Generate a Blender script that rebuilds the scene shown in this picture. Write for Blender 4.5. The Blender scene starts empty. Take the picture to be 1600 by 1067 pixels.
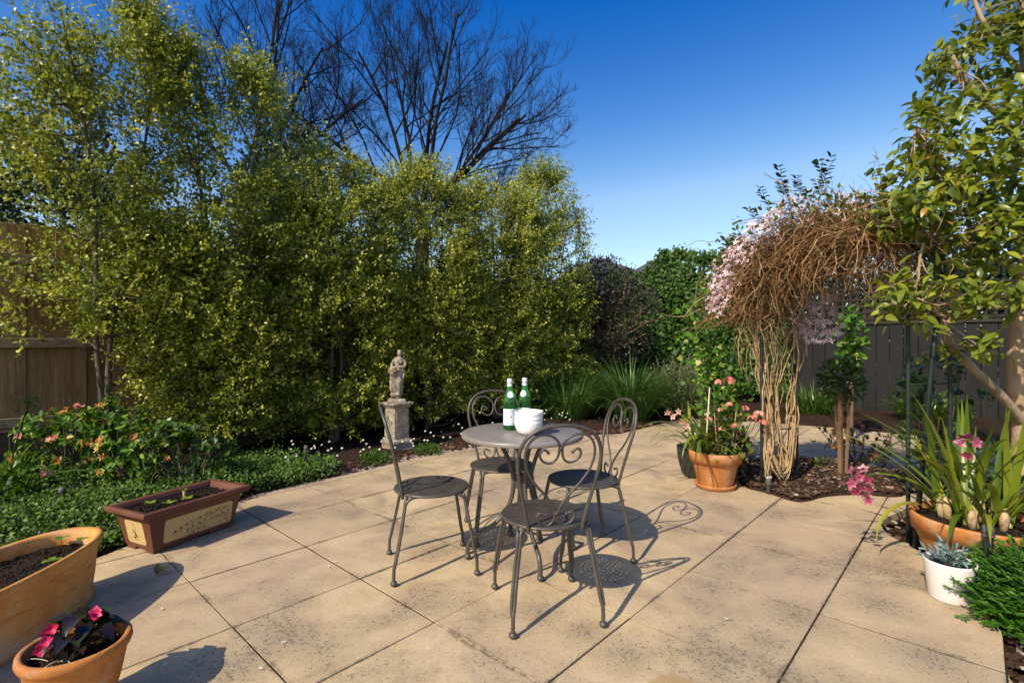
import bpy, bmesh, math, random
import numpy as np
from mathutils import Vector, Matrix, noise
from mathutils.geometry import delaunay_2d_cdt

random.seed(7)
RNG = np.random.default_rng(7)
R = math.radians
scene = bpy.context.scene
COL = scene.collection

# ------------------------------------------------------------------ camera
CAM_H = 1.207
FPX = 795.0                       # focal length in pixels of a 1600 px wide picture
cam_d = bpy.data.cameras.new('camera')
cam_d.sensor_width = 36.0
cam_d.lens = 36.0 * FPX / 1600.0
cam_d.clip_start = 0.05
cam_d.clip_end = 1500
cam = bpy.data.objects.new('camera', cam_d)
COL.objects.link(cam)
cam.location = (0, 0, CAM_H)
cam.rotation_euler = (R(90), 0, 0)
scene.camera = cam

# ------------------------------------------------------------------ light
SUN_EL = R(40.0)
SUN_DIR = Vector((-0.655, -0.756, 0)).normalized()      # towards the sun, on the ground
world = bpy.data.worlds.new('World')
scene.world = world
world.use_nodes = True
wn = world.node_tree
wn.nodes.clear()
w_out = wn.nodes.new('ShaderNodeOutputWorld')
w_bg = wn.nodes.new('ShaderNodeBackground')
w_sky = wn.nodes.new('ShaderNodeTexSky')
w_sky.sky_type = 'NISHITA'
w_sky.sun_disc = False
w_sky.sun_elevation = SUN_EL
w_sky.sun_rotation = math.atan2(SUN_DIR.x, SUN_DIR.y)
w_sky.altitude = 50
w_sky.air_density = 1.0
w_sky.dust_density = 1.0
w_sky.ozone_density = 1.0
w_hsv = wn.nodes.new('ShaderNodeHueSaturation')
w_hsv.inputs['Saturation'].default_value = 1.12
w_bg.inputs['Strength'].default_value = 0.145
# film-like grade of the whole sky: each channel keeps its value near the horizon and deepens upward
w_sep = wn.nodes.new('ShaderNodeSeparateColor')
w_com = wn.nodes.new('ShaderNodeCombineColor')
wn.links.new(w_sky.outputs[0], w_sep.inputs[0])
for i, (ref, pw) in enumerate(((2.22, 2.4), (3.43, 1.75), (5.22, 1.0))):
    prev = w_sep.outputs[i]
    for op, val in (('DIVIDE', ref), ('POWER', pw), ('MULTIPLY', ref)):
        nd = wn.nodes.new('ShaderNodeMath')
        nd.operation = op
        nd.inputs[1].default_value = val
        wn.links.new(prev, nd.inputs[0])
        prev = nd.outputs[0]
    if pw > 1:                       # never brighter than the plain sky
        nd = wn.nodes.new('ShaderNodeMath')
        nd.operation = 'MINIMUM'
        wn.links.new(prev, nd.inputs[0])
        wn.links.new(w_sep.outputs[i], nd.inputs[1])
        prev = nd.outputs[0]
    wn.links.new(prev, w_com.inputs[i])
wn.links.new(w_com.outputs[0], w_hsv.inputs['Color'])
wn.links.new(w_hsv.outputs[0], w_bg.inputs['Color'])
wn.links.new(w_bg.outputs[0], w_out.inputs['Surface'])

sun_d = bpy.data.lights.new('sun', 'SUN')
sun_d.energy = 4.4
sun_d.angle = R(0.5)
sun_d.color = (1.0, 0.88, 0.70)
sun = bpy.data.objects.new('sun', sun_d)
COL.objects.link(sun)
sv = Vector((SUN_DIR.x * math.cos(SUN_EL), SUN_DIR.y * math.cos(SUN_EL), math.sin(SUN_EL)))
sun.rotation_euler = sv.to_track_quat('Z', 'Y').to_euler()
sun.location = sv * 30

vs = scene.view_settings
vs.view_transform = 'Standard'
vs.look = 'None'
vs.exposure = 0.42
vs.gamma = 1.0
vs.use_curve_mapping = False
scene.cycles.use_denoising = True
scene.cycles.max_bounces = 8
scene.cycles.transparent_max_bounces = 12

# ------------------------------------------------------------------ frames of reference
GA = np.array([0.6764, 0.7366])          # garden axis along the timber fence (away, right)
GB = np.array([-0.7366, 0.6764])         # garden axis across it (away, left)
def gw(a, b, z=0.0):
    return (a * GA[0] + b * GB[0], a * GA[1] + b * GB[1], z)
def ab(x, y):
    return (x * GA[0] + y * GA[1], x * GB[0] + y * GB[1])
def G(px, py, z=0.0):
    """point at height z whose bearing was surveyed from the photograph"""
    d = FPX * (CAM_H - z) / (py - 533.0)
    return ((px - 800.0) / FPX * d, d)
ROT_A = math.atan2(GA[1], GA[0])

# ------------------------------------------------------------------ node helpers
class Mat:
    def __init__(s, name, rough=0.6, spec=0.4):
        s.m = bpy.data.materials.new(name)
        s.m.use_nodes = True
        s.t = s.m.node_tree
        s.t.nodes.clear()
        s.out = s.t.nodes.new('ShaderNodeOutputMaterial')
        s.b = s.n('ShaderNodeBsdfPrincipled')
        s.b.inputs['Roughness'].default_value = rough
        s.b.inputs['Specular IOR Level'].default_value = spec
        s.l(s.b.outputs[0], s.out.inputs['Surface'])
    def n(s, ty, **kw):
        nd = s.t.nodes.new(ty)
        for k, v in kw.items():
            if k in nd.inputs:
                nd.inputs[k].default_value = v
            else:
                setattr(nd, k, v)
        return nd
    def l(s, a, b):
        s.t.links.new(a, b)
    def coord(s, kind='Object', scale=(1, 1, 1), rand=False, rot=(0, 0, 0)):
        tc = s.n('ShaderNodeTexCoord')
        mp = s.n('ShaderNodeMapping')
        mp.inputs['Scale'].default_value = scale
        mp.inputs['Rotation'].default_value = rot
        if rand:
            oi = s.n('ShaderNodeObjectInfo')
            mu = s.n('ShaderNodeVectorMath', operation='SCALE')
            mu.inputs[0].default_value = (37.0, 51.0, 23.0)
            s.l(oi.outputs['Random'], mu.inputs['Scale'])
            ad = s.n('ShaderNodeVectorMath', operation='ADD')
            s.l(tc.outputs[kind], ad.inputs[0]); s.l(mu.outputs[0], ad.inputs[1])
            s.l(ad.outputs[0], mp.inputs['Vector'])
        else:
            s.l(tc.outputs[kind], mp.inputs['Vector'])
        return mp.outputs[0]
    def geo(s, scale=(1, 1, 1)):
        g = s.n('ShaderNodeNewGeometry')
        mp = s.n('ShaderNodeMapping')
        mp.inputs['Scale'].default_value = scale
        s.l(g.outputs['Position'], mp.inputs['Vector'])
        return mp.outputs[0]
    def noise(s, vec, scale, detail=4, rough=0.55, dist=0.0):
        nd = s.n('ShaderNodeTexNoise')
        nd.inputs['Scale'].default_value = scale
        nd.inputs['Detail'].default_value = detail
        nd.inputs['Roughness'].default_value = rough
        nd.inputs['Distortion'].default_value = dist
        s.l(vec, nd.inputs['Vector'])
        return nd.outputs['Fac']
    def ramp(s, fac, stops, interp='LINEAR'):
        r = s.n('ShaderNodeValToRGB')
        r.color_ramp.interpolation = interp
        e = r.color_ramp.elements
        while len(e) < len(stops):
            e.new(0.5)
        for el, (p, c) in zip(e, stops):
            el.position = p
            el.color = (c, c, c, 1) if isinstance(c, (int, float)) else (*c, 1)
        s.l(fac, r.inputs[0])
        return r.outputs[0]
    def mix(s, fac, a, b, mode='MIX'):
        m = s.n('ShaderNodeMix', data_type='RGBA', blend_type=mode)
        for sock, v in ((m.inputs[0], fac), (m.inputs[6], a), (m.inputs[7], b)):
            if isinstance(v, (int, float)):
                sock.default_value = v
            elif isinstance(v, tuple):
                sock.default_value = (*v, 1)
            else:
                s.l(v, sock)
        return m.outputs[2]
    def math(s, op, a, b=0.5, clamp=False):
        m = s.n('ShaderNodeMath', operation=op, use_clamp=clamp)
        for sock, v in ((m.inputs[0], a), (m.inputs[1], b)):
            if isinstance(v, (int, float)):
                sock.default_value = v
            else:
                s.l(v, sock)
        return m.outputs[0]
    def attr(s, name='tint'):
        a = s.n('ShaderNodeAttribute', attribute_name=name)
        return a.outputs['Fac']
    def rand(s):
        return s.n('ShaderNodeObjectInfo').outputs['Random']
    def color(s, c):
        if isinstance(c, tuple):
            s.b.inputs['Base Color'].default_value = (*c, 1)
        else:
            s.l(c, s.b.inputs['Base Color'])
    def bump(s, h, strength=0.3, dist=0.01):
        b = s.n('ShaderNodeBump')
        b.inputs['Strength'].default_value = strength
        b.inputs['Distance'].default_value = dist
        s.l(h, b.inputs['Height'])
        s.l(b.outputs[0], s.b.inputs['Normal'])

def leaf_mat(name, stops, trans=0.3, rough=0.42, spec=0.35, warm=(1.15, 1.1, 0.5)):
    m = Mat(name, rough, spec)
    c = m.ramp(m.attr('tint'), stops)
    m.color(c)
    t = m.n('ShaderNodeBsdfTranslucent')
    m.l(m.mix(1.0, c, warm, 'MULTIPLY'), t.inputs['Color'])
    mx = m.n('ShaderNodeMixShader')
    mx.inputs[0].default_value = trans
    m.l(m.b.outputs[0], mx.inputs[1]); m.l(t.outputs[0], mx.inputs[2])
    m.l(mx.outputs[0], m.out.inputs['Surface'])
    return m.m

# ------------------------------------------------------------------ object helpers
def tag(o, label=None, cat=None, group=None, kind=None):
    if label: o['label'] = label
    if cat: o['category'] = cat
    if group: o['group'] = group
    if kind: o['kind'] = kind
    return o
def thing(name, label, cat, loc=(0, 0, 0), rz=0.0, group=None):
    o = bpy.data.objects.new(name, None)
    o.empty_display_size = 0.1
    COL.objects.link(o)
    o.location = loc
    o.rotation_euler = (0, 0, rz)
    return tag(o, label, cat, group)
def link_mesh(name, me, mat, parent=None, smooth=False):
    if mat is not None and not me.materials:
        me.materials.append(mat)
    if smooth:
        me.polygons.foreach_set('use_smooth', np.ones(len(me.polygons), bool))
    o = bpy.data.objects.new(name, me)
    COL.objects.link(o)
    if parent is not None:
        o.parent = parent
    return o
def pydata(name, v, f, mat, parent=None, smooth=False):
    me = bpy.data.meshes.new(name)
    me.from_pydata(v, [], f)
    me.update()
    return link_mesh(name, me, mat, parent, smooth)
def np_mesh(name, V, F, mat, parent=None, smooth=False, tint=None):
    """V (n,3), F (m,k) numpy"""
    me = bpy.data.meshes.new(name)
    n, (m, k) = len(V), F.shape
    me.vertices.add(n)
    me.vertices.foreach_set('co', np.ascontiguousarray(V, np.float32).ravel())
    me.loops.add(m * k)
    me.loops.foreach_set('vertex_index', np.ascontiguousarray(F, np.int32).ravel())
    me.polygons.add(m)
    me.polygons.foreach_set('loop_start', np.arange(0, m * k, k, dtype=np.int32))
    me.update(calc_edges=True)
    if tint is not None:
        at = me.attributes.new('tint', 'FLOAT', 'POINT')
        at.data.foreach_set('value', np.ascontiguousarray(tint, np.float32))
    return link_mesh(name, me, mat, parent, smooth)
def cross3(a, b):
    return np.array((a[1] * b[2] - a[2] * b[1], a[2] * b[0] - a[0] * b[2], a[0] * b[1] - a[1] * b[0]))
def unit(v):
    v = np.asarray(v, float)
    if v.ndim == 1:
        return v / (math.sqrt(float(v.dot(v))) or 1e-9)
    return v / np.maximum(np.linalg.norm(v, axis=-1, keepdims=True), 1e-9)

class MB:
    """collects shapes, then builds ONE mesh"""
    def __init__(s):
        s.v, s.f, s.t = [], [], []
    def add(s, v, f, tint=0.5):
        o = len(s.v)
        s.v += [tuple(p) for p in v]
        s.f += [tuple(i + o for i in q) for q in f]
        s.t += [tint] * len(v)
        return s
    def box(s, c, size, rz=0.0, tint=0.5, mat=None):
        x, y, z = size[0] / 2, size[1] / 2, size[2] / 2
        ca, sa = math.cos(rz), math.sin(rz)
        v = []
        for i in (-1, 1):
            for j in (-1, 1):
                for k in (-1, 1):
                    p = (i * x, j * y, k * z)
                    p = (p[0] * ca - p[1] * sa, p[0] * sa + p[1] * ca, p[2])
                    if mat is not None:
                        p = mat @ Vector(p)
                    v.append((c[0] + p[0], c[1] + p[1], c[2] + p[2]))
        return s.add(v, [(0, 1, 3, 2), (4, 6, 7, 5), (0, 4, 5, 1), (2, 3, 7, 6), (0, 2, 6, 4), (1, 5, 7, 3)], tint)
    def tube(s, path, rad, sides=6, cap=True, tint=0.5):
        P = [(float(p[0]), float(p[1]), float(p[2])) for p in path]
        n = len(P)
        rad = [float(rad)] * n if np.isscalar(rad) else [float(r) for r in rad]
        cs = [(math.cos(2 * math.pi * j / sides), math.sin(2 * math.pi * j / sides)) for j in range(sides)]
        N = None
        V = []
        for i in range(n):
            p0, p1 = P[max(i - 1, 0)], P[min(i + 1, n - 1)]
            tx, ty, tz = p1[0] - p0[0], p1[1] - p0[1], p1[2] - p0[2]
            L = math.sqrt(tx * tx + ty * ty + tz * tz) or 1e-9
            tx /= L; ty /= L; tz /= L
            if N is None:
                N = (-ty, tx, 0.0) if abs(tz) < .9 else (0.0, -tz, ty)
            d = N[0] * tx + N[1] * ty + N[2] * tz
            nx, ny, nz = N[0] - tx * d, N[1] - ty * d, N[2] - tz * d
            L = math.sqrt(nx * nx + ny * ny + nz * nz) or 1e-9
            nx /= L; ny /= L; nz /= L
            N = (nx, ny, nz)
            bx_, by_, bz_ = ty * nz - tz * ny, tz * nx - tx * nz, tx * ny - ty * nx
            r = rad[i]; x, y, z = P[i]
            for ca, sa in cs:
                ca *= r; sa *= r
                V.append((x + ca * nx + sa * bx_, y + ca * ny + sa * by_, z + ca * nz + sa * bz_))
        F = []
        for i in range(n - 1):
            for j in range(sides):
                k = (j + 1) % sides
                F.append((i * sides + j, i * sides + k, (i + 1) * sides + k, (i + 1) * sides + j))
        if cap:
            F.append(tuple(reversed(range(sides))))
            F.append(tuple((n - 1) * sides + j for j in range(sides)))
        return s.add(V, F, tint)
    def lathe(s, prof, seg=32, c=(0, 0, 0), sx=1.0, sy=1.0, power=2.0, cap0=True, cap1=True):
        """prof: (radius, z); sx, sy stretch; power > 2 squares the oval"""
        V, F = [], []
        n = len(prof)
        for r, z in prof:
            for j in range(seg):
                a = 2 * math.pi * j / seg
                ca, sa = math.cos(a), math.sin(a)
                if power != 2.0:
                    ca = math.copysign(abs(ca) ** (2 / power), ca)
                    sa = math.copysign(abs(sa) ** (2 / power), sa)
                V.append((c[0] + sx * r * ca, c[1] + sy * r * sa, c[2] + z))
        for i in range(n - 1):
            for j in range(seg):
                k = (j + 1) % seg
                F.append((i * seg + j, i * seg + k, (i + 1) * seg + k, (i + 1) * seg + j))
        if cap0: F.append(tuple(reversed(range(seg))))
        if cap1: F.append(tuple((n - 1) * seg + j for j in range(seg)))
        return s.add(V, F)
    def sphere(s, c, r, seg=10, rings=6, sc=(1, 1, 1), rot=None, tint=0.5):
        V, F = [], []
        for i in range(1, rings):
            ph = math.pi * i / rings
            for j in range(seg):
                th = 2 * math.pi * j / seg
                V.append((r * sc[0] * math.sin(ph) * math.cos(th), r * sc[1] * math.sin(ph) * math.sin(th), r * sc[2] * math.cos(ph)))
        top, bot = len(V), len(V) + 1
        V += [(0, 0, r * sc[2]), (0, 0, -r * sc[2])]
        for i in range(rings - 2):
            for j in range(seg):
                k = (j + 1) % seg
                F.append((i * seg + j, (i + 1) * seg + j, (i + 1) * seg + k, i * seg + k))
        for j in range(seg):
            k = (j + 1) % seg
            F.append((top, j, k))
            F.append((bot, (rings - 2) * seg + k, (rings - 2) * seg + j))
        if rot is not None:
            V = [tuple(rot @ Vector(p)) for p in V]
        return s.add([(c[0] + p[0], c[1] + p[1], c[2] + p[2]) for p in V], F, tint)
    def build(s, name, mat, parent=None, smooth=False):
        me = bpy.data.meshes.new(name)
        me.from_pydata(s.v, [], s.f)
        me.update()
        if any(t != 0.5 for t in s.t):
            at = me.attributes.new('tint', 'FLOAT', 'POINT')
            at.data.foreach_set('value', np.array(s.t, np.float32))
        return link_mesh(name, me, mat, parent, smooth)

def bevel(o, w, seg=2, angle=35):
    md = o.modifiers.new('bevel', 'BEVEL')
    md.width = w; md.segments = seg; md.limit_method = 'ANGLE'; md.angle_limit = R(angle)
    return o

def catmull(pts, n=6, closed=False):
    P = [np.array(p, float) for p in pts]
    out = []
    m = len(P)
    rng = range(m if closed else m - 1)
    for i in rng:
        if closed:
            p0, p1, p2, p3 = P[(i - 1) % m], P[i], P[(i + 1) % m], P[(i + 2) % m]
        else:
            p0, p1, p2, p3 = P[max(i - 1, 0)], P[i], P[i + 1], P[min(i + 2, m - 1)]
        for k in range(n):
            t = k / n
            out.append(0.5 * ((2 * p1) + (-p0 + p2) * t + (2 * p0 - 5 * p1 + 4 * p2 - p3) * t * t + (-p0 + 3 * p1 - 3 * p2 + p3) * t ** 3))
    if not closed:
        out.append(P[-1])
    return np.array(out)

# leaf templates: length along x, width along y, upper side +z
LEAF2 = (np.array([(0, 0, 0), (.45, .27, .07), (1, 0, -.06), (.45, -.27, .07)]), np.array([(0, 2, 1), (0, 3, 2)]))
LEAF4 = (np.array([(0, 0, 0), (.3, .24, .06), (.7, .21, .04), (1, 0, -.08), (.7, -.21, .04), (.3, -.24, .06)]), np.array([(0, 3, 2, 1), (0, 5, 4, 3)]))
IVY = (np.array([(0, 0, 0), (.05, .42, .05), (.45, .46, .0), (1, 0, -.1), (.45, -.46, .0), (.05, -.42, .05)]), np.array([(0, 3, 2, 1), (0, 5, 4, 3)]))
NEEDLE = (np.array([(0, .06, 0), (0, -.06, 0), (.6, -.05, .05), (.6, .05, .05), (1, 0, 0)]), np.array([(0, 1, 2), (0, 2, 3), (3, 2, 4)]))
PETAL = (np.array([(0, 0, 0), (.5, .3, .08), (1, .12, .02), (1, -.12, .02), (.5, -.3, .08)]), np.array([(0, 2, 1), (0, 3, 2), (0, 4, 3)]))
def big_leaf(w=.42, droop=.28, n=5, fold=.22):
    v, f = [], []
    for i in range(n + 1):
        t = i / n
        hw = w * .5 * (math.sin(math.pi * min(t * 1.02, 1) ** .82) ** .8) if 0 < i < n else 0.004
        z = -droop * t * t
        v += [(t, hw, z + fold * hw), (t, 0, z), (t, -hw, z + fold * hw)]
    for i in range(n):
        a, b = i * 3, (i + 1) * 3
        f += [(a, a + 1, b + 1, b), (a + 1, a + 2, b + 2, b + 1)]
    return np.array(v), np.array(f)
CAMELLIA = big_leaf(.46, .3, 4)

def frames(D, N):
    X = unit(D)
    Z = N - X * np.sum(N * X, axis=1, keepdims=True)
    bad = np.linalg.norm(Z, axis=1) < 1e-4
    if bad.any():
        Z[bad] = np.cross(X[bad], np.array([.3, .8, .5]))
    Z = unit(Z)
    Y = np.cross(Z, X)
    return X, Y, Z
def leaf_cloud(name, P, D, N, S, tpl, mat, parent=None, tint=None, width=None, smooth=False):
    V0, F0 = tpl
    X, Y, Z = frames(np.asarray(D, float), np.asarray(N, float).copy())
    S = np.asarray(S, float).reshape(-1, 1, 1) * np.ones((len(P), 1, 1))
    W = 1.0 if width is None else np.asarray(width).reshape(-1, 1, 1)
    V = (P[:, None, :] + S * (V0[None, :, 0:1] * X[:, None, :] + W * V0[None, :, 1:2] * Y[:, None, :] + V0[None, :, 2:3] * Z[:, None, :]))
    n, k = len(P), len(V0)
    F = (F0[None] + (np.arange(n) * k)[:, None, None]).reshape(-1, F0.shape[1])
    if tint is None:
        tint = RNG.random(n)
    return np_mesh(name, V.reshape(-1, 3), F, mat, parent, smooth, np.repeat(tint, k))
def rnd_dirs(n, up=0.0):
    v = RNG.normal(size=(n, 3))
    v[:, 2] += up
    return unit(v)
def vnoise(P, sc, off=0.0):
    """cheap 3-D value noise in [0,1] for numpy points"""
    q = np.asarray(P) * sc + off
    i = np.floor(q).astype(np.int64); f = q - i
    f = f * f * (3 - 2 * f)
    def h(ix, iy, iz):
        n = (ix * 73856093) ^ (iy * 19349663) ^ (iz * 83492791)
        n = (n ^ (n >> 13)) * 1274126177
        return ((n ^ (n >> 16)) & 0xFFFF) / 65535.0
    r = 0
    for dx in (0, 1):
        for dy in (0, 1):
            for dz in (0, 1):
                w = (f[:, 0] if dx else 1 - f[:, 0]) * (f[:, 1] if dy else 1 - f[:, 1]) * (f[:, 2] if dz else 1 - f[:, 2])
                r = r + w * h(i[:, 0] + dx, i[:, 1] + dy, i[:, 2] + dz)
    return r
def in_poly(x, y, poly):
    x = np.asarray(x); y = np.asarray(y)
    c = np.zeros(x.shape, bool)
    n = len(poly)
    for i in range(n):
        x0, y0 = poly[i]; x1, y1 = poly[(i + 1) % n]
        k = ((y0 > y) != (y1 > y))
        with np.errstate(divide='ignore', invalid='ignore'):
            xi = (x1 - x0) * (y - y0) / (y1 - y0 + 1e-12) + x0
        c ^= k & (x < xi)
    return c
def sample_poly(poly, n):
    P = np.array(poly); lo, hi = P.min(0), P.max(0)
    out = np.zeros((0, 2))
    while len(out) < n:
        q = lo + RNG.random((n * 2, 2)) * (hi - lo)
        out = np.vstack([out, q[in_poly(q[:, 0], q[:, 1], poly)]])
    return out[:n]

# ================================================================== materials
OA_, OB_ = 0.187, 0.525              # where the joints of the paving grid run
def m_paver():
    m = Mat('paver_concrete', 0.85, 0.25)
    g = m.geo()
    big = m.noise(g, 0.9, 3, 0.5)
    mid = m.noise(g, 5.0, 5, 0.6)
    fine = m.noise(g, 90.0, 4, 0.7)
    base = m.ramp(mid, [(0.25, (.42, .31, .165)), (0.5, (.57, .435, .245)), (0.75, (.65, .52, .32))])
    base = m.mix(m.math('MULTIPLY', m.rand(), 0.7), base, (.42, .32, .20))
    pink = m.ramp(big, [(0.42, 0.0), (0.62, 1.0)])
    base = m.mix(m.math('MULTIPLY', pink, 0.5), base, (.46, .33, .235))
    base = m.mix(m.ramp(fine, [(0.35, 0.32), (0.6, 0.0)]), base, (.20, .145, .09))
    # weathering: soot-dark lichen specks that gather in patches
    patch = m.noise(g, 1.7, 4, 0.62, 0.4)
    patch = m.ramp(patch, [(0.43, 0.0), (0.64, 1.0)])
    # known stained spots of this terrace
    for (sx, sy, rad) in ((.13, 2.28, .17), (.30, 2.12, .15), (.98, 2.52, .2), (1.25, 2.25, .22), (1.02, 2.05, .16), (1.5, 2.9, .2),
                          (.45, 1.98, .16), (.75, 1.85, .15), (1.05, 3.3, .16), (-1.02, 2.35, .14), (1.6, 1.95, .22), (-.75, 2.0, .12), (1.7, 2.35, .2)):
        vd = m.n('ShaderNodeVectorMath', operation='DISTANCE')
        m.l(g, vd.inputs[0]); vd.inputs[1].default_value = (sx, sy, 0)
        w = m.math('SUBTRACT', 1.0, m.math('DIVIDE', vd.outputs['Value'], rad * 1.25), True)
        patch = m.math('MAXIMUM', patch, m.math('MULTIPLY', w, 1.05))
    vo = m.n('ShaderNodeTexVoronoi', Scale=120.0)
    m.l(m.geo((1, 1.0, 1)), vo.inputs['Vector'])
    spn = m.noise(g, 46.0, 3, 0.6)
    spots = m.math('ADD', m.math('MULTIPLY', vo.outputs['Distance'], 0.55), m.math('MULTIPLY', spn, 1.0))
    thr = m.math('ADD', m.math('MULTIPLY', patch, 0.27), 0.475)
    sm = m.math('MULTIPLY', m.math('SUBTRACT', thr, spots), 14.0, True)
    base = m.mix(m.math('MULTIPLY', sm, 0.78), base, (.065, .048, .035))
    # soft grey dirt under the specks
    base = m.mix(m.math('MULTIPLY', patch, 0.56), base, (.20, .158, .118))
    # dirt washed into and along the joints of the paving grid
    for ax, off in ((GA, OA_), (GB, OB_)):
        dt = m.n('ShaderNodeVectorMath', operation='DOT_PRODUCT')
        m.l(g, dt.inputs[0]); dt.inputs[1].default_value = (ax[0], ax[1], 0)
        fr = m.math('FRACT', m.math('DIVIDE', m.math('ADD', dt.outputs['Value'], 6.0 - off), 0.6))
        dj = m.math('SUBTRACT', 0.5, m.math('ABSOLUTE', m.math('SUBTRACT', fr, 0.5)))      # 0 at a joint
        wid = m.math('MULTIPLY', m.ramp(m.noise(g, 3.3, 4, .6), [(.42, 0), (.72, 1)]), 0.055)
        jm = m.math('MULTIPLY', m.math('SUBTRACT', m.math('ADD', wid, 0.007), dj), 38.0, True)
        jm = m.math('MULTIPLY', jm, m.ramp(m.noise(g, 34.0, 3, .65), [(.40, .15), (.60, 1)]))
        base = m.mix(m.math('MULTIPLY', jm, .72), base, (.085, .066, .045))
    # one mustard water stain
    vd = m.n('ShaderNodeVectorMath', operation='DISTANCE')
    m.l(g, vd.inputs[0]); vd.inputs[1].default_value = (.57, 1.80, 0)
    w = m.math('SUBTRACT', 1.0, m.math('DIVIDE', m.math('ADD', vd.outputs['Value'], m.math('MULTIPLY', m.math('SUBTRACT', mid, 0.5), 0.3)), 0.12), True)
    base = m.mix(m.ramp(w, [(0.1, 0), (0.45, .6)]), base, (.30, .19, .06))
    m.color(base)
    h = m.math('ADD', m.math('MULTIPLY', fine, 0.6), m.math('MULTIPLY', mid, 0.6))
    m.bump(h, 0.35, 0.006)
    return m.m
def m_soil(name, c0, c1, c2, sc=22.0, strength=0.9):
    m = Mat(name, 0.95, 0.15)
    g = m.geo()
    v = m.n('ShaderNodeTexVoronoi', Scale=sc * 2.2)
    m.l(g, v.inputs['Vector'])
    n1 = m.noise(g, sc, 6, 0.7)
    n2 = m.noise(g, sc * 4, 4, 0.7)
    col = m.ramp(n1, [(0.3, c0), (0.55, c1), (0.72, c2)])
    col = m.mix(m.ramp(n2, [(0.4, .7), (0.62, 0)]), col, c0)
    m.color(col)
    m.bump(m.math('ADD', n1, m.math('MULTIPLY', v.outputs['Distance'], .6)), strength, 0.03)
    return m.m
def m_wood(name, cols, grain=(18, 18, 1.6), knots=True, rough=.85, dark=(.05, .03, .018), spec=.2):
    m = Mat(name, rough, spec)
    v = m.coord('Object', grain, rand=True)
    n1 = m.noise(v, 1.6, 5, 0.6, 1.6)
    n2 = m.noise(m.coord('Object', (grain[0] * 5, grain[1] * 5, grain[2] * 1.5), rand=True), 2.0, 4, 0.7)
    col = m.ramp(n1, [(0.28, cols[0]), (0.5, cols[1]), (0.72, cols[2])])
    col = m.mix(m.math('MULTIPLY', m.rand(), 0.55), col, cols[3])
    col = m.mix(m.ramp(n2, [(0.36, .55), (0.52, 0)]), col, dark)
    if knots:
        vo = m.n('ShaderNodeTexVoronoi', Scale=1.0)
        m.l(m.coord('Object', (5.2, 5.2, 2.6), rand=True), vo.inputs['Vector'])
        col = m.mix(m.ramp(vo.outputs['Distance'], [(0.05, .85), (0.13, 0)]), col, (.13, .065, .022))
        ring = m.math('SINE', m.math('MULTIPLY', vo.outputs['Distance'], 46.0))
        near = m.ramp(vo.outputs['Distance'], [(0.1, .4), (0.42, 0)])
        col = m.mix(m.math('MULTIPLY', near, m.math('GREATER_THAN', ring, .3)), col, dark)
    st = m.noise(m.coord('Object', (3, 3, .8), rand=True), 1.3, 3, .5)
    col = m.mix(m.ramp(st, [(0.5, 0), (0.72, .5)]), col, tuple(c * .45 for c in cols[0]))
    m.color(col)
    m.bump(m.math('ADD', n1, m.math('MULTIPLY', n2, .5)), .45, .006)
    return m.m
def m_metal():
    m = Mat('painted_metal', 0.42, 0.5)
    g = m.coord('Object')
    n1 = m.noise(g, 14, 4, .6)
    n2 = m.noise(g, 240, 2, .6)
    col = m.ramp(n1, [(0.35, (.062, .054, .046)), (0.65, (.088, .077, .066))])
    col = m.mix(m.ramp(n2, [(0.56, 0), (0.70, .22)]), col, (.17, .15, .13))
    m.color(col)
    m.b.inputs['Metallic'].default_value = 0.25
    m.l(m.ramp(n1, [(0.3, .36), (.7, .52)]), m.b.inputs['Roughness'])
    m.bump(n2, .06, .001)
    return m.m
def m_clay(name, c0, c1, c2, streak=True, rough=.8, band=0.0):
    m = Mat(name, rough, .25)
    g = m.coord('Object')
    n1 = m.noise(g, 4.5, 5, .6, .6)
    n2 = m.noise(m.coord('Object', (3, 3, 16)), 2.2, 5, .65, .8)
    n3 = m.noise(g, 110, 3, .6)
    col = m.ramp(n1, [(0.3, c0), (0.52, c1), (0.7, c2)])
    if streak:
        col = m.mix(m.ramp(n2, [(0.52, 0), (0.72, .55)]), col, tuple(x * .45 for x in c0))
        col = m.mix(m.ramp(m.noise(g, 7, 5, .65), [(0.50, 0), (0.72, .5)]), col, (.55, .46, .35))
    col = m.mix(m.ramp(n3, [(0.3, .35), (0.5, 0)]), col, tuple(x * .6 for x in c0))
    m.color(col)
    h = m.math('ADD', m.math('MULTIPLY', n2, .5 + band), m.math('MULTIPLY', n3, .4))
    m.bump(h, .3, .006)
    return m.m
def m_plain(name, c, rough=.5, spec=.4, var=.15, sc=30, bump=.1, metallic=0):
    m = Mat(name, rough, spec)
    n1 = m.noise(m.coord('Object'), sc, 4, .6)
    m.color(m.ramp(n1, [(.3, tuple(x * (1 - var) for x in c)), (.7, tuple(min(1, x * (1 + var)) for x in c))]))
    if bump: m.bump(n1, bump, .004)
    m.b.inputs['Metallic'].default_value = metallic
    return m.m
def m_stone():
    m = Mat('weathered_stone', .92, .15)
    g = m.coord('Object')
    n1 = m.noise(g, 9, 6, .7)
    n2 = m.noise(g, 60, 4, .7)
    col = m.ramp(n1, [(.3, (.17, .135, .10)), (.48, (.36, .30, .23)), (.68, (.52, .45, .34))])
    col = m.mix(m.ramp(n2, [(.40, .75), (.54, 0)]), col, (.075, .06, .05))
    m.color(col)
    m.bump(m.math('ADD', n1, n2), .7, .008)
    return m.m
def m_bark(name, c0, c1, sc=12, stretch=.3):
    m = Mat(name, .9, .15)
    g = m.geo((1, 1, stretch))
    n1 = m.noise(g, sc, 5, .65, .5)
    m.color(m.ramp(n1, [(.34, c0), (.62, c1)]))
    m.bump(n1, .6, .02)
    return m.m

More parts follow.
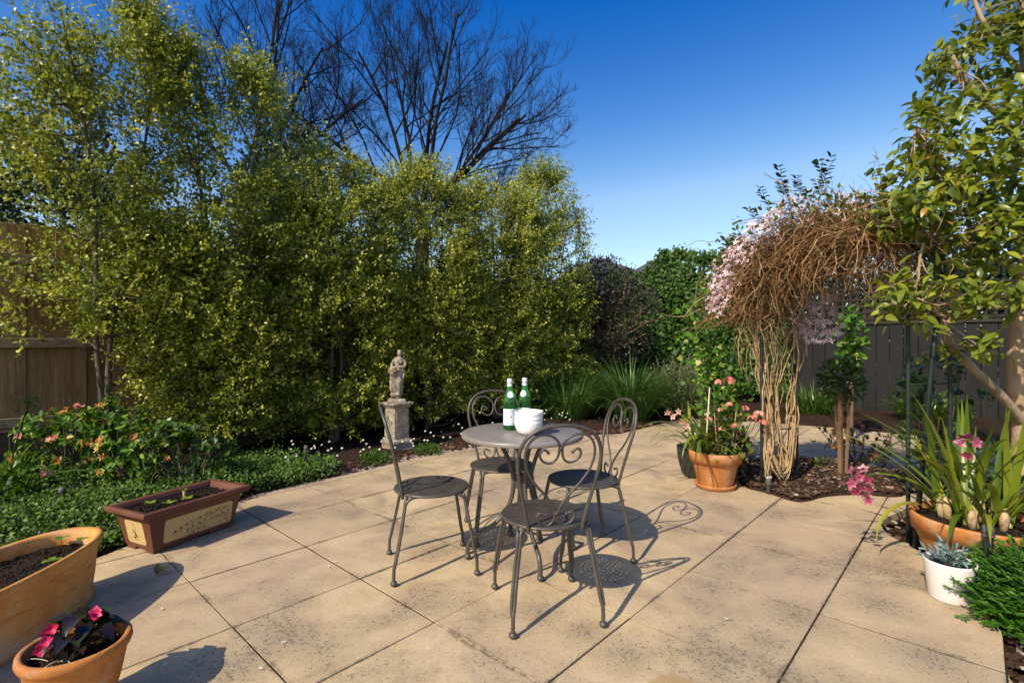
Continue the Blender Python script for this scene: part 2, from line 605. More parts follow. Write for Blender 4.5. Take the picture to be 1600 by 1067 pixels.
MAT = dict(
    paver=m_paver(),
    grout=m_soil('joint_sand', (.018, .014, .010), (.045, .034, .024), (.20, .15, .10), 7.0, .5),
    soil=m_soil('garden_soil', (.022, .012, .008), (.060, .032, .020), (.125, .070, .045), 26.0),
    potsoil=m_soil('potting_soil', (.018, .012, .008), (.060, .040, .027), (.16, .115, .085), 60.0),
    ground=m_soil('earth', (.05, .045, .03), (.09, .08, .05), (.12, .11, .07), 0.6),
    timber=m_wood('weathered_timber', [(.17, .088, .034), (.31, .18, .076), (.44, .28, .135), (.20, .105, .042)]),
    rail=m_wood('timber_rail', [(.17, .115, .065), (.26, .19, .12), (.36, .28, .18), (.24, .17, .105)], grain=(1.6, 18, 18), knots=False),
    plinth=m_wood('plinth_timber', [(.05, .036, .024), (.085, .062, .042), (.13, .10, .07), (.06, .045, .03)], grain=(1.2, 14, 14), knots=False),
    grey=m_wood('grey_painted_timber', [(.011, .011, .0115), (.016, .0155, .016), (.022, .021, .0215), (.013, .0125, .013)], knots=False, rough=.7, dark=(.010, .0095, .0095)),
    lattice=m_wood('lattice_timber', [(.024, .019, .016), (.035, .027, .023), (.05, .039, .032), (.029, .023, .019)], knots=False, rough=.75, dark=(.03, .024, .02)),
    metal=m_metal(),
    tabletop=m_plain('pale_painted_metal', (.205, .185, .168), .38, .5, .12, 9, .03),  # table top: a paler grey than the metal of legs and chairs
    terracotta=m_clay('terracotta', (.34, .120, .030), (.47, .185, .052), (.56, .25, .085)),
    terra_trough=m_clay('weathered_terracotta', (.50, .19, .040), (.64, .29, .072), (.68, .37, .125)),
    terra_band=m_clay('ribbed_terracotta', (.36, .125, .030), (.47, .19, .048), (.55, .25, .075), streak=True, band=1.0),
    brown_glaze=m_clay('brown_stoneware', (.105, .040, .024), (.140, .055, .034), (.165, .070, .044), streak=False, rough=.55),
    dark_glaze=m_plain('dark_green_glaze', (.018, .026, .022), .25, .6),
    panel=m_plain('ochre_panel', (.50, .36, .15), .6, .3, .1, 40),
    ink=m_plain('brush_ink', (.055, .038, .022), .7, .2, .2),
    white_pot=m_plain('white_ceramic', (.66, .62, .58), .45, .4, .03, 8, .02),
    porcelain=m_plain('porcelain', (.82, .80, .76), .15, .6, .02, 8, 0),
    stone=m_stone(),
    pebble=m_plain('pale_gravel', (.40, .345, .29), .85, .2, .35, 50),
    pvc=m_plain('grey_plastic_pipe', (.095, .095, .10), .5, .4, .2),
    post=m_plain('green_coated_steel', (.016, .026, .022), .45, .4, .2),
    cane=m_plain('white_cane', (.62, .56, .42), .6, .3, .1),
    stake=m_wood('hardwood_stake', [(.17, .095, .05), (.27, .165, .095), (.34, .22, .13), (.22, .13, .075)], knots=False),
    roof=m_plain('grey_roof_tile', (.075, .075, .085), .8, .2, .25, 6),
    render=m_plain('rendered_wall', (.16, .10, .075), .9, .2, .2, 6),
    bark=m_bark('grey_brown_bark', (.060, .046, .034), (.165, .130, .098), 18),
    bark_dark=m_bark('bare_tree_bark', (.008, .007, .008), (.022, .019, .020), 10),
    bark_tan=m_bark('tan_smooth_bark', (.28, .185, .105), (.44, .32, .20), 9, .6),
    bark_red=m_bark('reddish_bark', (.10, .055, .038), (.21, .13, .085), 16),
    vine=m_bark('dry_vine_stem', (.22, .14, .07), (.50, .36, .20), 30, .5),
    vine_red=m_bark('red_brown_vine_twig', (.115, .052, .022), (.31, .165, .072), 20, .5),
)

# ================================================================== ground
def sheet(name, poly, z, mat, kind='structure'):
    return tag(pydata(name, [(x, y, z) for x, y in poly], [tuple(range(len(poly)))], mat), kind=kind)
sheet('ground', [(-450, -300), (450, -300), (450, 900), (-450, 900)], -0.14, MAT['ground'])

# outline of the paved terrace, walked clockwise from the front left
PATIO = [(-3.35, -1.6), (-2.95, 1.0), (-2.62, 2.2), G(150, 872), G(400, 772), G(480, 753), G(560, 737), G(650, 715), G(720, 703),
         G(800, 690), G(900, 680), G(970, 677), G(1050, 657), (2.95, 8.1), (4.55, 7.1), (6.6, 5.3), (7.4, 4.6), (4.7, 4.40),
         G(1480, 774), G(1430, 788), G(1395, 803), G(1374, 815), G(1378, 824), G(1390, 836), G(1420, 851), G(1440, 862), G(1450, 873), G(1490, 920), G(1530, 945), G(1565, 985), G(1578, 1060),
         (1.62, 1.45), (1.55, -1.6)]
BED = [tuple(p) for p in catmull([G(1152, 742), G(1163, 760), G(1205, 772), G(1240, 783), G(1262, 783), G(1290, 776), G(1340, 773), G(1400, 776), G(1445, 768),
        (4.2, 4.22), (4.5, 4.5), G(1400, 737), G(1330, 727), G(1280, 721), G(1200, 716), G(1160, 724)], 5, True)]

def clip_cell(poly, a0, a1, b0, b1):
    """terrace outline cut to one square of the paving grid, in garden coordinates"""
    pts = [ab(x, y) for x, y in poly]
    for ax, lim, keep in ((0, a0, 1), (0, a1, -1), (1, b0, 1), (1, b1, -1)):
        out = []
        for i in range(len(pts)):
            p, q = pts[i], pts[(i + 1) % len(pts)]
            ip, iq = keep * (p[ax] - lim) >= 0, keep * (q[ax] - lim) >= 0
            if ip: out.append(p)
            if ip != iq:
                t = (lim - p[ax]) / (q[ax] - p[ax])
                out.append((p[0] + t * (q[0] - p[0]), p[1] + t * (q[1] - p[1])))
        pts = out
        if not pts: return []
    res = []
    for p in pts:
        if not res or math.hypot(p[0] - res[-1][0], p[1] - res[-1][1]) > .004:
            res.append(p)
    return res
patio = tag(pydata('patio', [(x, y, -0.0028) for x, y in PATIO] , [tuple(range(len(PATIO)))], MAT['grout']), kind='structure')
TILE, OA, OB = 0.6, 0.187, 0.525
for i in range(-6, 18):
    for j in range(-12, 9):
        a0, b0 = OA + i * TILE, OB + j * TILE
        cx, cy, _ = gw(a0 + .3, b0 + .3)
        if cy < .75 or abs(cx) > cy * 1.02 + .75:
            continue
        gap = .0032
        jit = lambda: random.uniform(-.0015, .0015)
        pts = clip_cell(PATIO, a0 + gap + jit(), a0 + TILE - gap + jit(), b0 + gap + jit(), b0 + TILE - gap + jit())
        if len(pts) < 3: continue
        area = .5 * sum(pts[k][0] * pts[(k + 1) % len(pts)][1] - pts[(k + 1) % len(pts)][0] * pts[k][1] for k in range(len(pts)))
        if abs(area) < .004: continue
        if area < 0: pts = pts[::-1]
        n = len(pts)
        dz = random.uniform(-.0015, .0015)
        tx, ty = random.uniform(-.002, .002), random.uniform(-.002, .002)
        ca, cb = sum(p[0] for p in pts) / n, sum(p[1] for p in pts) / n
        V = []
        for zz, ins in ((-.05, 0), (-.002, 0), (0, .002)):
            for p in pts:
                dx, dy = p[0] - ca, p[1] - cb
                L = math.hypot(dx, dy) + 1e-6
                k = 1 - ins / L
                w = gw(ca + dx * k, cb + dy * k)
                V.append((w[0], w[1], zz + dz + tx * dx + ty * dy))
        F = [tuple(2 * n + k for k in range(n))]
        for r in (0, 1):
            for k in range(n):
                F.append((r * n + k, r * n + (k + 1) % n, (r + 1) * n + (k + 1) % n, (r + 1) * n + k))
        pydata('paver', V, F, MAT['paver'], patio)

# garden soil: one uneven sheet round the terrace
def soil_sheet():
    xs = np.arange(-9, 13.01, .11); ys = np.arange(-2, 14.6, .11)
    X, Y = np.meshgrid(xs, ys)
    P = np.stack([X.ravel(), Y.ravel(), np.zeros(X.size)], 1)
    inside = in_poly(P[:, 0], P[:, 1], PATIO)
    # distance to outline
    D = np.full(len(P), 9.0)
    for i in range(len(PATIO)):
        p = np.array(PATIO[i]); q = np.array(PATIO[(i + 1) % len(PATIO)])
        d = q - p; t = np.clip(((P[:, :2] - p) @ d) / (d @ d + 1e-9), 0, 1)
        D = np.minimum(D, np.linalg.norm(P[:, :2] - (p + t[:, None] * d), axis=1))
    h = vnoise(P, 3.1) * .05 + vnoise(P, 9.0) * .025
    z = np.where(inside, -.09, -.055 + np.clip((D - .08) * .25, 0, .05) + h * np.clip(D * 4, .2, 1))
    P[:, 2] = z
    nx, ny = len(xs), len(ys)
    I = np.arange(nx * ny).reshape(ny, nx)
    F = np.stack([I[:-1, :-1].ravel(), I[:-1, 1:].ravel(), I[1:, 1:].ravel(), I[1:, :-1].ravel()], 1)
    return tag(np_mesh('garden_soil', P, F, MAT['soil'], None, True), kind='structure')
soil_sheet()
def bed_sheet(name, poly, base, mat):
    """raised planting bed: fan of rings from the edge to the middle"""
    P = np.array(poly); c = P.mean(0); V, F = [], []
    rings = [(1.0, -.04), (1.0, .004), (.95, .018), (.85, .03), (.65, .038), (.4, .04), (.15, .04)]
    n = len(P)
    for k, z in rings:
        for p in P:
            q = c + (p - c) * k
            nz = noise.noise(Vector((q[0] * 6, q[1] * 6, 1))) * .015 if z > .01 else 0
            V.append((q[0], q[1], base + z + nz))
    for r in range(len(rings) - 1):
        for k in range(n):
            F.append((r * n + k, r * n + (k + 1) % n, (r + 1) * n + (k + 1) % n, (r + 1) * n + k))
    F.append(tuple((len(rings) - 1) * n + k for k in range(n)))
    return tag(pydata(name, V, F, mat, None, True), kind='structure')
bed_sheet('arch_bed', BED, 0, MAT['soil'])

# ================================================================== timber fence on the left
FB, FT = 6.2, 2.24                        # distance along GB, height
tf = thing('timber_fence', 'tall weathered brown timber paling fence behind the hedge trees', 'fence', gw(0, FB), ROT_A)
def bx(name, c, s, mat, parent, bw=.004):
    o = MB().box(c, s).build(name, mat, parent)
    return bevel(o, bw, 1)
s = -3.2
k = 0
while s < 11.0:
    w = random.uniform(.19, .225)
    top = FT + random.uniform(-.012, .012)
    o = MB().box((0, 0, 0), (w + .010, .016, top - .44)).build('plank', MAT['timber'], tf)
    bevel(o, .003, 1)
    o.location = (s + w / 2, .010 + random.uniform(-.002, .002) + (.021 if k % 2 else 0), (top + .44) / 2)
    o.rotation_euler = (0, R(random.uniform(-.25, .25)), 0)
    s += w + .002
    k += 1
for z in (.50, 1.195, 1.93):
    s = -3.2
    while s < 10.6:
        L = 2.4 if s + 2.4 < 11 else 11 - s
        o = bx('rail', (0, 0, 0), (L - .006, .04, .085), MAT['rail'], tf)
        o.location = (s + L / 2, -.026, z + random.uniform(-.004, .004))
        s += L
for z in (.11, .32):
    for q in range(4):
        o = bx('plinth_board', (0, 0, 0), (3.49, .03, .205), MAT['plinth'], tf)
        o.location = (-3.2 + 3.5 * q + 1.75, .005 + random.uniform(-.003, .003), z)
for q in range(6):
    o = bx('post', (0, 0, 0), (.10, .09, FT + .1), MAT['plinth'], tf)
    o.location = (-2.6 + q * 2.4, .105, FT / 2 - .05)

# ================================================================== dark grey fence at the back
BA = 10.6
gf = thing('grey_fence', 'dark grey paling fence with lattice top at the back right', 'fence', gw(BA, 0), ROT_A - math.pi / 2)
# local x runs along -GB (to the right), local y along GA
s = -6.2
PT = 1.50
while s < 5.2:
    w = random.uniform(.18, .195)
    o = MB().box((0, 0, 0), (w - .007, .018, PT - .02)).build('plank', MAT['grey'], gf)
    bevel(o, .003, 1)
    o.location = (s + w / 2, random.uniform(-.003, .003), PT / 2)
    s += w
for s0 in np.arange(-6.2, 5.2, 2.4):
    o = bx('capping_rail', (0, 0, 0), (2.394, .055, .05), MAT['lattice'], gf); o.location = (s0 + 1.2, -.012, PT + .026)
    o = bx('top_rail', (0, 0, 0), (2.394, .055, .045), MAT['lattice'], gf); o.location = (s0 + 1.2, -.012, PT + .62)
    o = bx('post', (0, 0, 0), (.09, .09, PT + .7), MAT['lattice'], gf); o.location = (s0, .075, (PT + .7) / 2)
    lat = MB()
    for q in range(22):
        lat.box((s0 + .06 + q * .109, -.004, PT + .325), (.036, .008, .54))
    for q in range(5):
        lat.box((s0 + 1.2, -.014, PT + .095 + q * .112), (2.38, .008, .036))
    tag(lat.build('lattice', MAT['lattice'], gf), kind='stuff')

# ================================================================== roofs beyond the fence
def hip_house(name, label, c, w, d, eave, ridge, rz, tone):
    h = thing(name, label, 'house', c, rz)
    MB().box((0, 0, eave / 2), (w - .9, d - .9, eave - .02)).build('wall', MAT['render'], h)
    r = max(w - d, .3) / 2
    V = [(-w / 2, -d / 2, eave), (w / 2, -d / 2, eave), (w / 2, d / 2, eave), (-w / 2, d / 2, eave), (-r, 0, ridge), (r, 0, ridge)]
    V += [(x, y, eave - .12) for x, y, _ in V[:4]]
    F = [(0, 1, 5, 4), (1, 2, 5), (2, 3, 4, 5), (3, 0, 4), (0, 6, 7, 1), (1, 7, 8, 2), (2, 8, 9, 3), (3, 9, 6, 0), (9, 8, 7, 6)]
    ro = pydata('roof', V, F, MAT['roof'], h)
    MB().tube([(-r, 0, ridge + .02), (r, 0, ridge + .02)], .09, 6).build('ridge_cap', MAT['roof'], ro)
    return h
hip_house('neighbour_house', 'grey hipped roof showing beyond the ivy and dark bush', (3.55, 20.5, 0), 7.0, 6.2, 2.75, 4.45, R(12), 0)
hip_house('neighbour_house', 'low grey roof slope seen above the ivy hedge', (6.6, 23, 0), 7.0, 6.0, 2.9, 4.75, R(-8), 0)

# ================================================================== bistro chairs
SEAT_R, SEAT_Z = .198, .43
def perforated_disc(r, hole_r, rings, z, thick):
    pts, edges, holes = [], [], []
    n = 56
    for j in range(n):
        a = 2 * math.pi * j / n
        pts.append(Vector((r * math.cos(a), r * math.sin(a)))); edges.append((j, (j + 1) % n))
    for k in range(1, rings + 1):
        m = 6 * k
        for q in range(m):
            a = 2 * math.pi * (q / m + .04 * k * k)
            hx, hy = .0245 * k * math.cos(a), .0245 * k * math.sin(a)
            holes.append((hx, hy))
            o = len(pts)
            for w in range(6):
                pts.append(Vector((hx + hole_r * math.cos(w * math.pi / 3), hy + hole_r * math.sin(w * math.pi / 3))))
                edges.append((o + w, o + (w + 1) % 6))
    res = delaunay_2d_cdt(pts, edges, [], 1, 1e-6)
    H = np.array(holes)
    V, F = [], []
    vv = [(p.x, p.y) for p in res[0]]
    nv = len(vv)
    keep = []
    for f in res[2]:
        c = np.mean([vv[i] for i in f], axis=0)
        if np.min(np.hypot(H[:, 0] - c[0], H[:, 1] - c[1])) > hole_r * .8:
            keep.append(tuple(f))
    V = [(x, y, z) for x, y in vv] + [(x, y, z - thick) for x, y in vv]
    F = keep + [tuple(nv + i for i in reversed(f)) for f in keep]
    return V, F
def back_pt(s, t):
    return (s, -.165 - .15 * t - .2 * t * t, SEAT_Z - .012 + t)
def make_chair(label):
    c = thing('bistro_chair', label, 'chair', group='bistro chairs round the table')
    V, F = perforated_disc(SEAT_R - .004, .0047, 5, SEAT_Z, .0018)
    st = pydata('seat', V, F, MAT['metal'], c)
    prof = [(SEAT_R - .006, SEAT_Z + .0008), (SEAT_R, SEAT_Z - .002), (SEAT_R + .003, SEAT_Z - .007), (SEAT_R, SEAT_Z - .013), (SEAT_R - .008, SEAT_Z - .013), (SEAT_R - .008, SEAT_Z - .0035)]
    MB().lathe(prof, 56, cap0=False, cap1=False).build('rolled_rim', MAT['metal'], st, True)
    ring = [(.155 * math.cos(a), .155 * math.sin(a), SEAT_Z - .018) for a in np.linspace(0, 2 * math.pi, 41)]
    MB().tube(ring, .006, 6, False).build('apron_ring', MAT['metal'], c, True)
    half = [(.118, -.015), (.122, .02), (.140, .10), (.163, .20), (.177, .28), (.175, .335), (.150, .395), (.092, .436), (0, .45)]
    hp = [back_pt(x, t) for x, t in half] + [back_pt(-x, t) for x, t in half[-2::-1]]
    MB().tube(catmull(hp, 6), .0082, 8).build('back_hoop', MAT['metal'], c, True)
    scroll = [(.052, .334), (.066, .347), (.080, .345), (.088, .322), (.071, .297), (.038, .289), (.013, .311), (.0065, .352), (.019, .387), (.055, .409), (.098, .409),
              (.134, .380), (.149, .326), (.136, .261), (.100, .202), (.055, .150), (.021, .104), (.0065, .065), (.012, .033), (.035, .013), (.066, .023), (.082, .050), (.073, .069), (.045, .061)]
    for sg in (1, -1):
        P = catmull([back_pt(sg * x, t) for x, t in scroll], 5)
        sc = MB().tube(P, .0055, 7).sphere(P[0], .0075, 7, 5).sphere(P[-1], .0075, 7, 5).build('scroll', MAT['metal'], c, True)
    P = back_pt(0, .352); Q = back_pt(0, .065)
    MB().sphere(P, .009, 7, 5).sphere(Q, .009, 7, 5).build('collar_clip', MAT['metal'], c, True)
    for sx in (1, -1):
        for sy in (1, -1):
            dy = -.005 if sy < 0 else 0
            main = [(sx * .085, sy * .140, .416), (sx * .125, sy * .140, .415), (sx * .146, sy * .150, .400), (sx * .151, sy * .156, .36), (sx * .170, sy * .178, .24), (sx * .188, sy * .199 + dy, .115), (sx * .194, sy * .206 + dy, .085), (sx * .195, sy * .208 + dy, .02)]
            brace = [(sx * .150, sy * .075, .416), (sx * .156, sy * .115, .414), (sx * .160, sy * .146, .395), (sx * .164, sy * .157, .355), (sx * .182, sy * .176, .24), (sx * .198, sy * .195 + dy, .125), (sx * .199, sy * .203 + dy, .09)]
            leg = MB().tube(catmull(main, 5), .0085, 7).tube(catmull(brace, 5), .0075, 7).build('leg', MAT['metal'], c, True)
            MB().sphere((sx * .195, sy * .208 + dy, .0145), .0175, 10, 7, (1, 1, .83)).build('ball_foot', MAT['metal'], leg, True)
    return c
def copy_tree(o, parent=None):
    c = o.copy()
    COL.objects.link(c)
    c.parent = parent
    for ch in o.children:
        copy_tree(ch, c)
    return c
chair_spots = [((.150, 2.315), (.208, -.978), 'scroll-back metal chair nearest the camera, its back to the viewer'),
               ((-.435, 2.755), (-.958, -.287), 'scroll-back metal chair on the left, seen side-on'),
               ((-.066, 3.24), (-.234, .972), 'scroll-back metal chair behind the table, partly hidden by the green bottles'),
               ((.405, 2.905), (.966, .258), 'scroll-back metal chair on the right, half shaded by the table')]
proto = None
for (p, bk, lab) in chair_spots:
    if proto is None:
        c = proto = make_chair(lab)
    else:
        c = copy_tree(proto)
        c['label'] = lab
    c.location = (p[0], p[1], .0012)
    c.rotation_euler = (0, 0, math.atan2(bk[0], -bk[1]))

# ================================================================== table
TX, TY, TH, TR = .058, 2.86, .70, .342
tb = thing('bistro_table', 'round dark metal bistro table holding bottles and bowls', 'table', (TX, TY, .0012), 0)
prof = [(0.001, TH), (TR - .012, TH), (TR - .003, TH - .003), (TR, TH - .010), (TR - .001, TH - .024), (TR - .006, TH - .027), (TR - .012, TH - .024), (TR - .014, TH - .012), (.001, TH - .010)]
top = MB().lathe(prof, 72, cap0=False, cap1=False).build('table_top', MAT['tabletop'], tb, True)
bevel(top, .001, 1)
MB().box((0, 0, .425), (.085, .085, .07), R(20)).build('collar', MAT['metal'], tb)
MB().tube([(.17 * math.cos(a), .17 * math.sin(a), TH - .03) for a in np.linspace(0, 2 * math.pi, 37)], .007, 6, False).build('top_ring', MAT['metal'], tb, True)
for ang in (-173, -74, 17, 103):
    a = R(ang)
    rp = [(.20, .685), (.15, .655), (.105, .60), (.070, .52), (.052, .45), (.050, .40), (.062, .33), (.095, .255), (.155, .190), (.235, .145), (.285, .110), (.305, .065), (.308, .014)]
    pts = [(r * math.cos(a), r * math.sin(a), z) for r, z in rp]
    lg = MB().tube(catmull(pts, 5), .0125, 8).build('leg', MAT['metal'], tb, True)
    MB().sphere((.308 * math.cos(a), .308 * math.sin(a), .016), .019, 10, 7, (1, 1, .83)).build('ball_foot', MAT['metal'], lg, True)

# ================================================================== bottles and bowls
def m_glass():
    m = Mat('green_glass', .03, .5)
    m.b.inputs['Base Color'].default_value = (.10, .52, .13, 1)
    m.b.inputs['Transmission Weight'].default_value = .93
    m.b.inputs['IOR'].default_value = 1.45
    return m.m
MAT['glass'] = m_glass()
MAT['label_white'] = m_plain('paper_label', (.70, .76, .78), .6, .3, .03, 40, .02)
MAT['label_blue'] = m_plain('label_print_blue', (.30, .50, .62), .6, .3, .05, 40, .0)
MAT['label_navy'] = m_plain('label_print_navy', (.03, .05, .13), .6, .3, .05, 40, .0)
MAT['label_red'] = m_plain('label_print_red', (.62, .05, .03), .6, .3, .05, 40, .0)
MAT['cap'] = m_plain('silver_foil_cap', (.72, .72, .74), .3, .5, .05, 20, .02, .3)
def wrap_text(txt, size, z, r, ang0):
    cu = bpy.data.curves.new('txt', 'FONT')
    cu.body = txt; cu.size = size; cu.align_x = 'CENTER'; cu.align_y = 'CENTER'; cu.resolution_u = 2
    ob = bpy.data.objects.new('txt', cu); COL.objects.link(ob)
    dg = bpy.context.evaluated_depsgraph_get()
    me = bpy.data.meshes.new_from_object(ob.evaluated_get(dg))
    bpy.data.objects.remove(ob); bpy.data.curves.remove(cu)
    V = [(r * math.cos(ang0 + v.co.x / r), r * math.sin(ang0 + v.co.x / r), z + v.co.y) for v in me.vertices]
    F = [tuple(p.vertices) for p in me.polygons]
    bpy.data.meshes.remove(me)
    return V, F
def patch_cyl(r, z0, z1, ang0, half, n=24, shape=None, m=8):
    V, F = [], []
    for i in range(n + 1):
        u = -1 + 2 * i / n
        for j in range(m + 1):
            w = -1 + 2 * j / m
            hh = (z1 - z0) / 2
            zz = (z0 + z1) / 2 + w * hh * (math.sqrt(max(0, 1 - u * u)) if shape == 'oval' else 1)
            a = ang0 + u * half
            rr = r(zz) if callable(r) else r
            V.append((rr * math.cos(a), rr * math.sin(a), zz))
    for i in range(n):
        for j in range(m):
            a = i * (m + 1) + j; b = (i + 1) * (m + 1) + j
            F.append((a, b, b + 1, a + 1))
    return V, F
def star(r, z, ang0, R_, mat, parent):
    pts = []
    for k in range(10):
        a = math.pi / 2 + k * math.pi / 5
        q = R_ if k % 2 == 0 else R_ * .42
        pts.append((q * math.cos(a), q * math.sin(a)))
    V = [(r * math.cos(ang0), r * math.sin(ang0), z)] + [(r * math.cos(ang0 + x / r), r * math.sin(ang0 + x / r), z + y) for x, y in pts]
    return pydata('star', V, [(0, 1 + k, 1 + (k + 1) % 10) for k in range(10)], mat, parent)
BPROF = [(.001, .004), (.030, .0), (.036, .004), (.0385, .012), (.0385, .150), (.0375, .170), (.033, .192), (.026, .212), (.0195, .232), (.0155, .250), (.0140, .262), (.0138, .280)]
def rad_at(z):
    for (r0, z0), (r1, z1) in zip(BPROF[2:], BPROF[3:]):
        if z0 <= z <= z1:
            return r0 + (r1 - r0) * (z - z0) / (z1 - z0 + 1e-9) + .0007
    return .0392
def bottle(x, y, label, face):
    b = thing('water_bottle', label, 'bottle', (x, y, TH + .0016), 0, 'green glass bottles on the table')
    MB().lathe(BPROF, 40, cap1=True).build('glass_body', MAT['glass'], b, True)
    MB().lathe([(.0148, .264), (.0150, .266), (.0150, .290), (.0142, .2925), (.001, .293)], 28, cap0=True, cap1=False).build('cap', MAT['cap'], b, True)
    MB().lathe([(.0165, .2745), (.0168, .2775), (.0158, .2805)], 28, cap0=True, cap1=True).build('cap_band', MAT['cap'], b, True)
    lb = pydata('front_label', *patch_cyl(.0391, .030, .122, face, 1.35), MAT['label_white'], b, True)
    pydata('lettering', *wrap_text('S.PELLEGRINO', .0125, .108, .0394, face), MAT['label_navy'], lb)
    star(.0395, .078, face, .0095, MAT['label_red'], lb)
    pydata('lettering', *wrap_text('SPARKLING NATURAL', .006, .060, .0394, face), MAT['label_blue'], lb)
    pydata('lettering', *wrap_text('MINERAL WATER', .0085, .048, .0394, face), MAT['label_blue'], lb)
    pydata('label_band', *patch_cyl(.0393, .0345, .0385, face, 1.35, m=1), MAT['label_blue'], lb, True)
    pydata('label_band', *patch_cyl(.0393, .0905, .0935, face, 1.35, m=1), MAT['label_blue'], lb, True)
    nl = pydata('neck_label', *patch_cyl(rad_at, .186, .222, face, .62, 20, 'oval', 10), MAT['label_white'], b, True)
    star(rad_at(.204) + .0006, .204, face, .0045, MAT['label_red'], nl)
    MB().lathe([(.0165, .245), (.0155, .250), (.0146, .262)], 28, cap0=False, cap1=False).build('neck_foil', MAT['label_white'], b, True)
    return b
bottle(-.013, 2.925, 'green glass mineral water bottle with white label, left of the pair', R(-80))
bottle(.075, 2.985, 'green glass mineral water bottle behind the white bowls, right of the pair', R(-112))
def bowl_profile(Rr, H):
    o = [(.001, .004), (.030, .004), (.032, 0), (.036, 0), (.038, .005)]
    for k in range(1, 9):
        t = k / 8
        o.append((.038 + (Rr - .038) * math.sin(t * math.pi / 2) ** .85, .005 + (H - .005) * (1 - math.cos(t * math.pi / 2)) ** .9))
    o.append((Rr - .0015, H + .0012))
    for k in range(8, -1, -1):
        t = k / 8
        o.append((max(.034 + (Rr - .004 - .034) * math.sin(t * math.pi / 2) ** .85, .001), .009 + (H - .0092) * (1 - math.cos(t * math.pi / 2)) ** .9))
    o.append((.001, .009))
    return o
for k, (dz, lab) in enumerate([(0, 'white porcelain bowl at the bottom of the stack of three'), (.0235, 'white porcelain bowl in the middle of the stack of three'), (.049, 'white porcelain bowl on top of the stack of three')]):
    o = MB().lathe(bowl_profile(.0775 + .0006 * k, .079), 48, cap0=False, cap1=False).build('bowl', MAT['porcelain'], None, True)
    o.location = (.089 + .0015 * k, 2.765 - .001 * k, TH + .0018 + dz)
    tag(o, lab, 'bowl', 'stack of white bowls')

# ================================================================== statue on its pedestal
PX, PY = G(620, 703)
PZ = -.02
ped = thing('pedestal', 'square weathered stone pedestal under the statue, beside the hedge', 'pedestal', (PX, PY, PZ), ROT_A)
def sq_lathe(prof, name, mat, parent):
    V, F = [], []
    for h, z in prof:
        V += [(-h, -h, z), (h, -h, z), (h, h, z), (-h, h, z)]
    n = len(prof)
    for i in range(n - 1):
        for j in range(4):
            k = (j + 1) % 4
            F.append((i * 4 + j, i * 4 + k, (i + 1) * 4 + k, (i + 1) * 4 + j))
    F += [(3, 2, 1, 0), tuple((n - 1) * 4 + j for j in range(4))]
    return bevel(pydata(name, V, F, mat, parent), .004, 2)
sq_lathe([(.130, 0), (.130, .045), (.118, .060), (.118, .10), (.128, .112), (.128, .132), (.118, .146), (.106, .158)], 'base_moulding', MAT['stone'], ped)
sh = sq_lathe([(.097, .155), (.092, .50)], 'shaft', MAT['stone'], ped)
for rz in range(4):
    a = rz * math.pi / 2
    o = MB().box((0, -.0955, .328), (.135, .004, .29)).build('raised_panel', MAT['stone'], sh)
    o.rotation_euler = (0, 0, a)
sq_lathe([(.100, .498), (.108, .508), (.112, .520), (.132, .532), (.134, .552), (.126, .558)], 'cap_moulding', MAT['stone'], ped)
